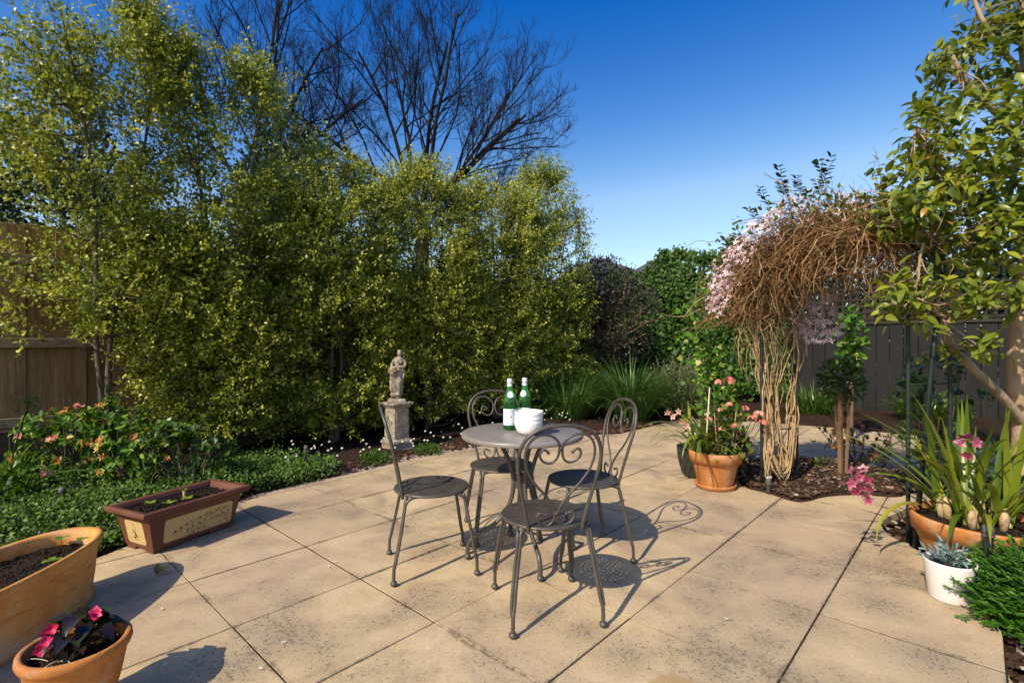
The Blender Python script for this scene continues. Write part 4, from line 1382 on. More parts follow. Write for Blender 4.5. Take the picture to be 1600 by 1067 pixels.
# ================================================================== strap leaves, flowers, little helpers
def strap_mesh(base, az, L, el0, droop, w, tint, twist=0.0, n=8, fold=.25):
    """one long leaf: starts at elevation el0 and bends over by droop radians"""
    p = np.array(base, float)
    V, F = [], []
    h = np.array([math.cos(az), math.sin(az), 0])
    sd = np.array([-math.sin(az), math.cos(az), 0])
    for i in range(n + 1):
        t = i / n
        el = el0 - droop * t ** 1.4
        T = h * math.cos(el) + np.array([0, 0, math.sin(el)])
        up = cross3(T, sd); 
        if up[2] < 0 and abs(el) < 1.5: up = -up
        hw = w * .5 * min(1, .55 + t * 2.2) * (1 - t ** 3.2) + .0008
        tw = twist * t
        s2 = sd * math.cos(tw) + up * math.sin(tw); u2 = up * math.cos(tw) - sd * math.sin(tw)
        V += [p + s2 * hw + u2 * hw * fold, p.copy(), p - s2 * hw + u2 * hw * fold]
        p = p + T * L / n
    for i in range(n):
        a, b = 3 * i, 3 * i + 3
        F += [(a, a + 1, b + 1, b), (a + 1, a + 2, b + 2, b + 1)]
    return V, F
def leaf_obj(name, V, F, mat, parent, tint):
    me = bpy.data.meshes.new(name)
    me.from_pydata([tuple(v) for v in V], [], [tuple(int(i) for i in f) for f in F]); me.update()
    at = me.attributes.new('tint', 'FLOAT', 'POINT')
    at.data.foreach_set('value', np.full(len(V), tint, np.float32))
    return link_mesh(name, me, mat, parent, True)
def flower_V(c, nrm, size, npet=5, cup=.25, width=1.0, tpl=PETAL, rot=0.0):
    nrm = unit(np.array(nrm, float))
    x = unit(cross3(nrm, [.31, .2, .93])); y = cross3(nrm, x)
    V, F = [], []
    for k in range(npet):
        a = 2 * math.pi * k / npet + rot
        d = unit((x * math.cos(a) + y * math.sin(a)) + nrm * cup); s = cross3(nrm, d)
        o = len(V)
        for q in tpl[0]:
            V.append(np.array(c) + size * (q[0] * d + width * q[1] * s + q[2] * nrm))
        F += [tuple(int(i) + o for i in f) for f in tpl[1]]
    return V, F
def flowers(name, C, N, size, mat, parent, npet=5, cup=.3, width=1.0):
    mb = MB()
    for c, nn in zip(C, N):
        V, F = flower_V(c, nn, size * random.uniform(.75, 1.15), npet, cup, width, rot=random.uniform(0, 6))
        mb.add(V, F, random.random() * .98 + .011)
    return mb.build(name, mat, parent)
def pot(name, label, cat, loc, prof, mat, rz=0, sx=1, sy=1, power=2.0, seg=48, soil_z=None, soil_r=None, soil_mat='potsoil'):
    t = thing(name, label, cat, loc, rz)
    MB().lathe(prof, seg, sx=sx, sy=sy, power=power, cap0=True, cap1=False).build('pot_body', MAT[mat], t, True)
    if soil_z:
        V, F = [(0, 0, soil_z + .012)], []
        for k in range(1, 7):
            for j in range(seg):
                a = 2 * math.pi * j / seg
                ca, sa = math.cos(a), math.sin(a)
                if power != 2.0:
                    ca = math.copysign(abs(ca) ** (2 / power), ca); sa = math.copysign(abs(sa) ** (2 / power), sa)
                r = soil_r * k / 6
                x, y = sx * r * ca, sy * r * sa
                V.append((x, y, soil_z + noise.noise(Vector((x * 22 + loc[0] * 9, y * 22, 0))) * .012 + .010 * (1 - k / 6)))
        for j in range(seg):
            F.append((0, 1 + j, 1 + (j + 1) % seg))
        for k in range(5):
            for j in range(seg):
                q = (j + 1) % seg
                F.append((1 + k * seg + j, 1 + (k + 1) * seg + j, 1 + (k + 1) * seg + q, 1 + k * seg + q))
        so = pydata('soil', V, F, MAT[soil_mat], t, True)
        # loose crumbs and bark chips on the soil
        cr = MB()
        for k in range(int(260 * soil_r * soil_r * sx * sy / .04) + 60):
            a = random.uniform(0, 6.28); r = soil_r * math.sqrt(random.random()) * .95
            x, y = sx * r * math.cos(a), sy * r * math.sin(a)
            e = Matrix.Rotation(random.uniform(0, 6), 3, 'Z') @ Matrix.Rotation(random.uniform(-.6, .6), 3, 'X')
            s_ = random.uniform(.003, .009)
            cr.box((x, y, soil_z + .008), (s_ * 2.2, s_, s_ * .6), 0, mat=e)
        tag(cr.build('crumbs', MAT['potsoil'], so), kind='stuff')
    return t

# ------------------------------------------------------------------ oval terracotta trough
H = .29
def trough_prof():
    return [(.88, 0), (.93, .0), (.945, .03), (.92, .045), (.945, .12), (.965, .20), (.972, .232), (.990, .238), (.992, .248), (.985, .252), (1.005, .258), (1.03, .272), (1.03, .284), (1.0, .292), (.95, .29), (.93, .28), (.92, .24), (.91, .18)]
tro = pot('oval_trough', 'long oval weathered terracotta trough of bare soil at left', 'planter', (-2.085, 2.00, .001), trough_prof(), 'terra_trough', R(2), .205, .515, 2.35, 72, .225, .93)
for (x, y, n) in ((-.06, .42, 5), (.05, .40, 3), (.12, .18, 3), (-.05, -.3, 3)):
    g = MB()
    sd = thing('seedling', {(-.06): 'small weed seedling at the far end of the oval trough', .05: 'tiny weed beside the trough rim at its far end', .12: 'small green seedling mid-way along the oval trough', -.05: 'weed seedling near the front of the oval trough'}[x], 'seedling', (-2.085 + x, 2.0 + y, .24))
    g.tube([(0, 0, -.01), (.004, 0, .03)], .0015, 4).build('stem', LM['ground'], sd)
    for k in range(n):
        a = k * 6.28 / n + random.random()
        V0, F0 = big_leaf(.75, .25, 4)
        ca, sa = math.cos(a), math.sin(a); s_ = random.uniform(.025, .045)
        leaf_obj('leaf', [(s_ * (v[0] * ca - v[1] * sa), s_ * (v[0] * sa + v[1] * ca), .03 + s_ * (v[2] + v[0] * .35)) for v in V0], F0, LM['azalea'], sd, random.uniform(.5, .8))

# ------------------------------------------------------------------ small pot with dark begonia
bp = pot('terracotta_pot', 'round orange terracotta pot in the front left corner', 'pot', (-1.40, 1.635, .001),
         [(.075, 0), (.085, 0), (.092, .02), (.118, .12), (.130, .185), (.133, .205), (.142, .212), (.147, .225), (.145, .240), (.136, .246), (.126, .240), (.122, .21), (.116, .19)], 'terra_band', 0, soil_z=.205, soil_r=.12)
bg = thing('begonia', 'dark-leaved begonia with hot pink flowers in the front pot', 'plant', (-1.435, 1.665, .212))
MB().tube([(0, 0, -.02), (.005, .005, .05)], .006, 6).tube([(0, 0, 0), (.05, .02, .04)], .004, 5).build('stem', LM['begonia'], bg)
for k in range(44):
    a = random.uniform(0, 6.28); r = random.uniform(.005, .07); z = .07 * (1 - r / .09) + random.uniform(.005, .04)
    s_ = random.uniform(.040, .064)
    V0, F0 = big_leaf(1.0, random.uniform(.2, .8), 5, .6)
    ca, sa = math.cos(a), math.sin(a); el = random.uniform(-.1, .6)
    V = []
    for v in V0:
        x, zz = v[0] * math.cos(el) - v[2] * math.sin(el), v[0] * math.sin(el) + v[2] * math.cos(el)
        V.append((r * ca + .02 + s_ * (x * ca - v[1] * sa), r * sa + s_ * (x * sa + v[1] * ca), z + s_ * zz))
    leaf_obj('leaf', V, F0, LM['begonia'], bg, random.random())
for (x, y, z) in ((-.025, -.05, .085), (-.045, -.045, .070), (-.02, -.075, .062), (-.035, -.07, .045), (-.03, -.085, .038), (.055, .02, .10), (.065, .01, .095)):
    V, F = flower_V((x, y, z), (.3 + random.uniform(-.4, .4), -.8, .5 + random.uniform(-.4, .4)), .020, 4, .35, 1.0, big_leaf(.95, -.1, 5, .3), random.random())
    leaf_obj('flower', V, F, LM['hotpink'], bg, random.random())
for k, lab in enumerate(('pale dry straw on the begonia pot soil, left end', 'longer pale straw crossing the begonia pot soil', 'short straw at the right of the begonia pot soil')):
    a = (3.3, 5.6, 4.4)[k]
    p0 = np.array([-1.40 + .02 * k - .03, 1.58, .213])
    o = MB().tube(catmull([p0, p0 + np.array([math.cos(a) * .05, math.sin(a) * .02, .012]), p0 + np.array([math.cos(a) * .1, math.sin(a) * .05, .004])], 4), .0012, 4).build('dry_straw', MAT['cane'])
    tag(o, lab, 'straw', 'straws on the begonia pot soil')

# ------------------------------------------------------------------ brown stoneware planter with ochre panels
u = np.array([.42, .9075]); PRZ = math.atan2(u[1], u[0])
pl = thing('stoneware_planter', 'rectangular brown stoneware planter with calligraphy panel', 'planter', (-2.045, 3.155, .001), PRZ)
pl.scale = (1, 1, 1.17)
def rect_lathe(prof, name, mat, parent, bw=.004):
    V, F = [], []
    for hx, hy, z in prof:
        V += [(-hx, -hy, z), (hx, -hy, z), (hx, hy, z), (-hx, hy, z)]
    n = len(prof)
    for i in range(n - 1):
        for j in range(4):
            k = (j + 1) % 4
            F.append((i * 4 + j, i * 4 + k, (i + 1) * 4 + k, (i + 1) * 4 + j))
    F += [(3, 2, 1, 0)]
    return bevel(pydata(name, V, F, mat, parent), bw, 2)
rect_lathe([(.245, .132, .016), (.283, .160, .178), (.283, .160, .182), (.330, .190, .196), (.330, .190, .216), (.322, .182, .220), (.298, .158, .218), (.285, .146, .20), (.272, .134, .165)], 'body', MAT['brown_glaze'], pl)
for sx in (-1, 1):
    for sy in (-1, 1):
        rect = MB().box((sx * .165, sy * .085, .009), (.15, .075, .018)).build('foot', MAT['brown_glaze'], pl)
V, F = [], []
nx, ny = 30, 14
for i in range(nx + 1):
    for j in range(ny + 1):
        x, y = -.285 + .57 * i / nx, -.146 + .292 * j / ny
        V.append((x, y, .182 + noise.noise(Vector((x * 18, y * 18, 3))) * .012))
for i in range(nx):
    for j in range(ny):
        a = i * (ny + 1) + j
        F.append((a, a + ny + 1, a + ny + 2, a + 1))
so = pydata('soil', V, F, MAT['potsoil'], pl, True)
cr = MB()
for k in range(420):
    e = Matrix.Rotation(random.uniform(0, 6), 3, 'Z') @ Matrix.Rotation(random.uniform(-.6, .6), 3, 'X')
    s_ = random.uniform(.003, .009)
    cr.box((random.uniform(-.27, .27), random.uniform(-.135, .135), .190), (s_ * 2.2, s_, s_ * .6), 0, mat=e)
tag(cr.build('crumbs', MAT['potsoil'], so), kind='stuff')
# panels follow the sloping sides; local frame: x along, t up the side
def side_frame(which):
    if which == 'front':      # -y side
        return lambda x, t, o: (x, -(.132 + (.160 - .132) * t) - o, .016 + .162 * t)
    return lambda x, t, o: (-(.245 + (.283 - .245) * t) - o, -x, .016 + .162 * t)   # -x side
def rounded(w0, w1, t0, t1, r, n=6):
    pts = []
    for cx, ct, a0 in ((w1 - r, t1, 0), (w0 + r, t1, 90), (w0 + r, t0, 180), (w1 - r, t0, 270)):
        for k in range(n + 1):
            a = R(a0 + 90 * k / n)
            rt = r / .162
            pts.append((cx + r * math.cos(a), (ct - rt if a0 < 180 else ct + rt) + rt * math.sin(a)))
    return pts
rs = random.Random(5)
for which, (w0, w1) in (('front', (-.195, .225)), ('end', (-.085, .085))):
    fr = side_frame(which)
    pts = rounded(w0, w1, .14, .86, .016)
    pan = pydata('panel', [fr(x, t, .0022) for x, t in pts] + [fr(x, t, -.004) for x, t in pts], [tuple(range(len(pts)))] + [(i, i + len(pts), (i + 1) % len(pts) + len(pts), (i + 1) % len(pts)) for i in range(len(pts))], MAT['panel'], pl)
    ink = MB()
    def stroke(p, q, w):
        (x0, t0), (x1, t1) = p, q
        dx, dz = x1 - x0, (t1 - t0) * .165
        L = math.hypot(dx, dz) + 1e-6
        nx_, nt_ = -dz / L * w, dx / L * w / .165
        ink.add([fr(x0 + nx_, t0 + nt_, .0032), fr(x0 - nx_, t0 - nt_, .0032), fr(x1 - nx_ * .3, t1 - nt_ * .3, .0032), fr(x1 + nx_ * .3, t1 + nt_ * .3, .0032)], [(0, 1, 2, 3)])
    if which == 'front':
        cols = [(.185, 3, .66), (.150, 2, .66), (.118, 2, .70), (.082, 2, .66), (.045, 3, .66), (.012, 3, .62), (-.028, 3, .60), (-.062, 2, .55), (-.095, 1, .45), (-.13, 1, .4)]
        for cx, n, top in cols:
            for g in range(n):
                ct = top - g * .19
                s_ = .0125
                for k in range(6):
                    x0, t0 = cx + rs.uniform(-s_, s_), ct + rs.uniform(-.07, .07)
                    if k % 3 == 0: x1, t1 = x0 + rs.uniform(.008, .016), t0 + rs.uniform(.0, .03)
                    elif k % 3 == 1: x1, t1 = x0 + rs.uniform(-.004, .002), t0 - rs.uniform(.05, .10)
                    else: x1, t1 = x0 + rs.choice((-1, 1)) * rs.uniform(.006, .012), t0 - rs.uniform(.03, .07)
                    stroke((x0, t0), (x1, t1), rs.uniform(.0014, .0026))
    else:
        stem = [(-.01, .80), (.008, .66), (.004, .5), (-.012, .36), (.0, .26)]
        for p, q in zip(stem, stem[1:]): stroke(p, q, .0016)
        for k in range(14):
            x0, t0 = rs.uniform(-.02, .02), rs.uniform(.26, .5)
            stroke((x0, t0), (x0 + rs.uniform(-.03, .03), t0 + rs.uniform(-.1, .12)), rs.uniform(.001, .002))
        for k in range(5):
            x0, t0 = -.018 + .004 * k, .60 - .03 * k
            stroke((x0, t0), (x0 + .006, t0 - .05), .003)
    ink.build('brush_writing', MAT['ink'], pan)
ps = thing('pruned_stump', 'short pruned stub standing in the stoneware planter soil', 'stump', (-2.05, 3.18, .215))
MB().tube([(0, 0, -.01), (.002, 0, .03), (-.002, .002, .062)], [.010, .009, .008], 8).tube([(0, 0, .04), (.012, .006, .062)], .006, 6).build('stub', MAT['bark_tan'], ps, True)
for k in range(4):
    a = k * 1.6; V, F = strap_mesh((0, 0, .055), a, .035, .7, .8, .012, .5, n=4)
    leaf_obj('leaf', V, F, LM['azalea'], ps, .6)
for (dx, dy, lab) in ((-.17, .03, 'bright green seedling by the left end of the stoneware planter'), (-.12, -.07, 'small seedling against the front rim of the stoneware planter'), (-.02, -.08, 'tiny seedling at the middle of the stoneware planter')):
    w = Vector((-2.045, 3.155, .217)) + Matrix.Rotation(PRZ, 3, 'Z') @ Vector((dx, dy, 0))
    sd = thing('seedling', lab, 'seedling', tuple(w))
    MB().tube([(0, 0, -.01), (.003, 0, .03)], .0015, 4).build('stem', LM['azalea'], sd)
    for k in range(4):
        V, F = strap_mesh((0, 0, .028), k * 1.57 + dx * 20, .045, .5, .6, .022, .7, n=5)
        leaf_obj('leaf', V, F, LM['azalea'], sd, .82)

# ------------------------------------------------------------------ geranium pot, saucer, dark fluted pot
GX, GY = 1.685, 4.22
sau = MB().lathe([(.125, .002), (.150, .002), (.165, .035), (.163, .042), (.155, .040), (.142, .014), (.001, .012)], 44, cap0=True, cap1=False).build('saucer', MAT['terracotta'], None, True)
sau.location = (GX, GY, 0); tag(sau, 'round terracotta saucer under the geranium pot', 'saucer')
gp = pot('terracotta_pot', 'tapered orange terracotta pot of geraniums standing on a saucer', 'pot', (GX, GY, .0145),
         [(.118, 0), (.130, 0), (.134, .01), (.178, .19), (.186, .205), (.204, .207), (.210, .285), (.207, .292), (.196, .292), (.188, .27), (.178, .24)], 'terracotta', 0, soil_z=.255, soil_r=.185)
dk = thing('fluted_pot', 'dark glazed fluted pot tucked behind the geranium pot', 'pot', (GX - .03, GY + .34, .001))
V, F = [], []
pr = [(.10, 0), (.125, .03), (.155, .14), (.165, .22), (.172, .25), (.172, .268), (.158, .268), (.152, .22)]
seg = 96
for r, z in pr:
    for j in range(seg):
        a = 2 * math.pi * j / seg
        rr = r * (1 + (.035 * math.cos(a * 16) if .01 < z < .24 else 0))
        V.append((rr * math.cos(a), rr * math.sin(a), z))
for i in range(len(pr) - 1):
    for j in range(seg):
        k = (j + 1) % seg
        F.append((i * seg + j, i * seg + k, (i + 1) * seg + k, (i + 1) * seg + j))
F += [tuple(reversed(range(seg)))]
pydata('pot_body', V, F, MAT['dark_glaze'], dk, True)
MB().lathe([(.001, .235), (.150, .225)], 40, cap0=False, cap1=False).build('soil', MAT['potsoil'], dk, True)

def orchid_flower(c, nrm, size, parent, mat, tint):
    nrm = unit(np.array(nrm, float) + RNG.normal(size=3) * .45)
    m = MB()
    x = unit(cross3(nrm, [.31, .2, .93])); y = cross3(nrm, x)
    V0, F0 = big_leaf(.62, .0, 4, .5)
    for k in range(5):
        a = 2 * math.pi * k / 5 + random.uniform(-.15, .15)
        d = x * math.cos(a) + y * math.sin(a); s = cross3(nrm, d)
        cup = random.uniform(.15, .6); s_ = size * random.uniform(.85, 1.15)
        m.add([np.array(c) + s_ * (q[0] * d * (1 - .25 * cup) + q[1] * s + (q[2] + cup * q[0] ** 1.6 * .8) * nrm) for q in V0], F0, min(.98, max(.02, tint * .5 + random.random() * .5)))
    V2, F2 = flower_V(np.array(c) + nrm * size * .15, unit(nrm + np.array([0, 0, -.7])), size * .45, 3, .6, 1.3)
    m.add(V2, F2, .03)
    return m.build('flower', mat, parent, True)
def strap_plant(name, label, loc, n, L, w, mat, az=(0, 6.28), el=(.7, 1.45), droop=(.5, 2.0), spread=.06, group=None, tints=(.1, .95), seed=1, aim=None):
    t = thing(name, label, 'plant', loc, 0, group)
    r_ = random.Random(seed)
    for k in range(n):
        a = r_.uniform(*az) if aim is None or k >= len(aim) else aim[k][0]
        e = r_.uniform(*el) if aim is None or k >= len(aim) else aim[k][1]
        l = r_.uniform(*L) if aim is None or k >= len(aim) else aim[k][2]
        d = r_.uniform(*droop) if aim is None or k >= len(aim) else aim[k][3]
        b = (r_.uniform(-spread, spread), r_.uniform(-spread, spread), 0)
        V, F = strap_mesh(b, a, l, e, d, r_.uniform(*w), .5, r_.uniform(-.6, .6), 8)
        leaf_obj('leaf', V, F, mat, t, r_.uniform(*tints))
    return t
orL = strap_plant('cymbidium', 'arching strap-leaved orchid with salmon flowers, left half of the geranium pot', (GX - .115, GY + .03, .265), 40, (.38, .60), (.020, .030), LM['orchid'], el=(.75, 1.5), droop=(.5, 2.2), seed=3, spread=.07,
                  aim=[(3.5, 1.1, .62, 2.6), (3.2, 1.2, .65, 2.3), (3.9, 1.0, .6, 2.7), (2.9, 1.0, .55, 2.2), (4.2, .95, .55, 2.4)])
for (px, py, dd) in ((1043, 643, 4.2), (1052, 650, 4.2), (1066, 657, 4.2), (1074, 664, 4.2), (1060, 642, 4.25), (1080, 655, 4.25)):
    w = WP(px, py, dd) - np.array(orL.location)
    orchid_flower(w, (-.4, -.8, .2), .034, orL, LM['orchidpale'], random.random())
w1 = WP(1043, 648, 4.2) - np.array(orL.location)
MB().tube(catmull([(0, 0, 0), (-.02, -.05, .22), (.6 * w1[0], .6 * w1[1], w1[2] + .04), tuple(w1)], 5), .003, 5).build('flower_stem', LM['orchid'], orL)
cn = MB().tube([(GX - .10, GY - .04, .22), (GX - .065, GY - .05, .83)], .0055, 7).build('garden_cane', MAT['cane'])
tag(cn, 'thin white cane standing upright in the geranium pot', 'cane')
def geranium():
    t = thing('geranium', 'bushy geranium with coral flower heads in the terracotta pot', 'plant', (GX + .075, GY + .02, .26))
    st = MB(); LP = []
    for k in range(26):
        a = random.uniform(0, 6.28); r = random.uniform(.05, .29)
        tip = np.array([r * math.cos(a) + .03, r * math.sin(a) * .8, random.uniform(.06, .42)])
        st.tube(catmull([(random.uniform(-.03, .03), random.uniform(-.03, .03), -.01), (tip[0] * .7, tip[1] * .7, tip[2] * .35), tuple(tip)], 4), np.linspace(.008, .004, 9), 5, False)
        for q in range(22):
            LP.append(tip * random.uniform(.6, 1.08) + RNG.normal(size=3) * .045)
    st.build('stems', MAT['vine'], t, True)
    LP = np.array(LP); n = len(LP)
    D = LP - np.array([0, 0, .1]); D = unit(D) + RNG.normal(size=(n, 3)) * .6
    N = RNG.normal(size=(n, 3)) * .5 + np.array([-.2, -.4, .9])
    tt = np.clip(RNG.normal(.5, .25, n), 0, 1); k = RNG.random(n) < .38
    tag(leaf_cloud('foliage', LP[~k], D[~k], N[~k], RNG.uniform(.03, .055, (~k).sum()), IVY, LM['rose'], t, tt[~k]), kind='stuff')
    tag(leaf_cloud('bronze_foliage', LP[k], D[k], N[k], RNG.uniform(.02, .035, k.sum()), IVY, LM['dry'], t, tt[k]), kind='stuff')
    for (px, py, dd, s_) in ((1122, 597, 4.25, .035), (1139, 595, 4.25, .05), (1140, 632, 4.15, .032), (1164, 638, 4.1, .035), (1186, 648, 4.1, .05), (1175, 654, 4.1, .04), (1192, 660, 4.1, .04), (1125, 640, 4.15, .025), (1108, 655, 4.1, .03), (1128, 670, 4.05, .03), (1147, 665, 4.05, .03)):
        c = WP(px, py, dd) - np.array(t.location)
        m = MB()
        for q in range(20):
            dv = rnd_dirs(1)[0]; dv[2] = abs(dv[2]) * .8 - .1
            V, F = flower_V(c + dv * s_ * .75, dv, s_ * .42, 5, .25, 1.2)
            m.add(V, F, random.random() * .98 + .011)
        m.build('flower_head', LM['redpink'], t)
        MB().tube([tuple(c), tuple(c * .8 + np.array([0, 0, -.06])), tuple(c * .5)], .003, 4).build('flower_stem', LM['rose'], t)
geranium()

# ================================================================== vine arch
L0 = np.array([2.055, 4.19, 0.0]); R0 = np.array([2.39, 3.07, 0.0])
DV = np.array([.365, .13, 0.0]); UU = unit(R0 - L0); SPAN = np.linalg.norm(R0 - L0); VV = unit(DV)
arch = thing('garden_arch', 'dark green steel garden arch under the vine', 'arch', tuple(L0))
def arch_pt(t, side, z_spring=1.42, rise=.55):
    """t 0..1 over the arch from the left foot to the right foot"""
    q = DV * side
    if t < .36: p = np.array([0, 0, z_spring * t / .36])
    elif t > .64: p = UU * SPAN + np.array([0, 0, z_spring * (1 - t) / .36])
    else:
        a = math.pi * (t - .36) / .28
        p = UU * SPAN * (.5 - .5 * math.cos(a)) + np.array([0, 0, z_spring + rise * math.sin(a)])
    return p + q
for side in (0, 1):
    P = [arch_pt(t, side) for t in list(np.linspace(0, .36, 5)) + list(np.linspace(.37, .63, 19)) + list(np.linspace(.64, 1, 5))]
    MB().tube(P, .0115, 8).build('arch_tube', MAT['post'], arch, True)
for t in (.12, .24, .34, .42, .5, .58, .66, .76, .88):
    MB().tube([arch_pt(t, 0), arch_pt(t, 1)], .005, 6).build('rung', MAT['post'], arch, True)
stk = MB().tube([(2.36, 2.98, 0), (2.45, 2.96, 1.16), (2.47, 2.95, 1.35)], .013, 8).build('garden_stake', MAT['post'], None, True)
tag(stk, 'green garden stake leaning beside the big orchid pot', 'stake')

vine = thing('climbing_vine', 'dry tangled clematis vine with pink blossom over the arch', 'vine', tuple(L0))
def shell_pt(s):
    """centre and radius of the tangled mass; s 0 at the left shoulder, 1 at the far right"""
    keys = [(0, -.10, 1.42, .17), (.2, -.02, 1.66, .22), (.4, .22, 1.86, .24), (.6, .52, 1.98, .22), (.8, .85, 1.98, .19), (1, 1.12, 1.80, .14)]
    ks = [k[0] for k in keys]
    c = UU * np.interp(s, ks, [k[1] for k in keys]) + np.array([0, 0, np.interp(s, ks, [k[2] for k in keys])])
    return c, np.interp(s, ks, [k[3] for k in keys])
tm = MB(); tm2 = MB()
for k in range(3800):
    s_ = RNG.random() ** 1.25
    c, r = shell_pt(s_)
    d = rnd_dirs(1)[0]
    p = c + d * np.array([1, 1, .85]) * r * RNG.random() ** .35 + VV * np.clip(RNG.normal(.06, .16), -.34, .5)
    if p[2] < 1.18: continue
    tg = unit(shell_pt(min(1, s_ + .05))[0] - shell_pt(max(0, s_ - .05))[0])
    dr = unit(-tg * RNG.normal(.7, .7) + VV * RNG.normal(-.1, .45) + np.array([0, 0, RNG.normal(-.1, .35)]))
    L = RNG.uniform(.18, .55)
    q = [p]
    for w in range(5):
        dr = unit(dr + RNG.normal(size=3) * .36 + np.array([0, 0, -.16]))
        q.append(q[-1] + dr * L / 5)
    if min(x_[2] for x_ in q) < 1.24 + .12 * RNG.random(): continue
    (tm if RNG.random() < .7 else tm2).tube(q, np.linspace(.0034, .0013, 6) * RNG.uniform(.7, 1.3), 3, False)
tag(tm.build('tangled_twigs', MAT['vine_red'], vine), kind='stuff')
tag(tm2.build('dry_twigs', MAT['vine'], vine), kind='stuff')
# braided canes down the left legs
for k in range(34):
    grp = (0, 0, 0, 1, 1, 3, 3)[k % 7]
    c0 = DV * (.02, .36, .60, .98)[grp] + UU * random.uniform(-.03, .03)
    ph = random.uniform(0, 6.28); tw = random.choice((-1, 1)) * random.uniform(2.5, 5.5); rad = random.uniform(.010, .040)
    pts = []
    zt = random.uniform(1.30, 1.58)
    zb = .10 if grp < 3 else random.uniform(.1, .3)
    for j in range(15):
        f = j / 14
        z = zb + (zt - zb) * f
        rr = rad * (.75 + .9 * abs(f - .45))
        sp = (f ** 3) * .16
        pts.append(c0 * (1 - .35 * (1 - f) * (grp != 1)) + DV * (.16 * (1 - f)) + VV * (rr * math.cos(ph + tw * z) + sp * math.cos(ph)) + UU * (rr * math.sin(ph + tw * z) + sp * math.sin(ph)) + np.array([0, 0, z]) + RNG.normal(size=3) * .010 + VV * .022 * math.sin(z * 5.2 + ph * 2))
    r0 = random.uniform(.0034, .0085)
    MB().tube(catmull(pts, 2), np.linspace(r0 * 1.15, r0 * .55, 29), 5).build('cane_stem', MAT['vine'], vine, True)
# loose strands hanging out of the tangle
hg = MB()
for k in range(110):
    s_ = RNG.random() ** 2 * .45; c, r = shell_pt(s_)
    p = c + VV * RNG.normal(.12, .17) + UU * RNG.normal(0, .06) + np.array([0, 0, -r * RNG.uniform(.2, .9)])
    e = p + np.array([0, 0, -RNG.uniform(.12, .5)]) + VV * RNG.normal(0, .06) + UU * RNG.normal(0, .05)
    hg.tube(catmull([p, (p + e) / 2 + RNG.normal(size=3) * .035, e], 4), np.linspace(.0036, .0016, 9), 3, False)
tag(hg.build('hanging_strands', MAT['vine'], vine), kind='stuff')
# crossing stray canes at mid height, loop at the foot
lp = MB()
for k in range(9):
    z = random.uniform(.12, .2)
    lp.tube(catmull([DV * .1 + np.array([0, 0, .35]), DV * .3 + UU * .05 + np.array([0, 0, z - .04]), DV * .6 + UU * .03 + np.array([0, 0, z - .03]), DV * .85 + np.array([0, 0, .3 + .04 * k])], 4) + RNG.normal(size=3) * .02, .005, 5)
lp.build('looped_canes', MAT['vine'], vine, True)
# blossom over the outer shoulder, leaves between
def vine_shell(n, s0, s1, lift, vlo, vhi, up=.6):
    C, N = [], []
    for k in range(n):
        s_ = RNG.uniform(s0, s1); c, r = shell_pt(s_)
        d = unit(-UU * max(0, .9 - 1.4 * s_) + np.array([0, 0, up]) + RNG.normal(size=3) * .55)
        if d[2] < -.3: d[2] *= -.5
        C.append(c + d * r * RNG.uniform(.85, 1.12 + lift) + VV * RNG.uniform(vlo, vhi)); N.append(d + np.array([-.3, -.5, .2]))
    return C, N
C, N = [], []
for k in range(430):
    s_ = RNG.random() * .62; c, r = shell_pt(s_)
    d = unit(-VV * (1.0 - .9 * s_) + np.array([0, 0, .25 + 1.0 * s_]) + RNG.normal(size=3) * .22)
    C.append(c + d * r * RNG.uniform(1.0, 1.2) - VV * (.20 * (1 - s_)) + RNG.normal(size=3) * .03); N.append(d + np.array([-.3, -.5, .2]))
flowers('blossom', C, N, .021, LM['pinkf'], vine, 4, .25)['kind'] = 'stuff'
C, N = vine_shell(260, .35, 1.0, .15, -.1, .45)
flowers('blossom', C, N, .021, LM['pinkf'], vine, 4, .25)['kind'] = 'stuff'
C = [DV * random.uniform(.8, 1.5) + UU * random.uniform(-.1, .3) + np.array([0, 0, random.uniform(1.2, 1.6)]) for k in range(170)]
flowers('blossom', C, [(-.4, -.8, .3)] * len(C), .024, LM['pinkf'], vine, 4, .25)['kind'] = 'stuff'
C, N = vine_shell(1500, 0, 1, .2, -.4, .5)
C = np.array(C); N = np.array(N)
tag(leaf_cloud('foliage', C, N + RNG.normal(size=C.shape) * .8, RNG.normal(size=C.shape) + np.array([-.2, -.4, .8]), RNG.uniform(.025, .05, len(C)), LEAF4, LM['rose'], vine, np.clip(RNG.normal(.6, .25, len(C)), 0, 1)), kind='stuff')
C2, N2 = vine_shell(450, .0, .9, .0, -.2, .4, -.1)
C2 = np.array(C2); N2 = np.array(N2)
tag(leaf_cloud('dead_leaves', C2, N2 + RNG.normal(size=C2.shape) * .8, RNG.normal(size=C2.shape), RNG.uniform(.025, .05, len(C2)), LEAF4, LM['dry'], vine), kind='stuff')
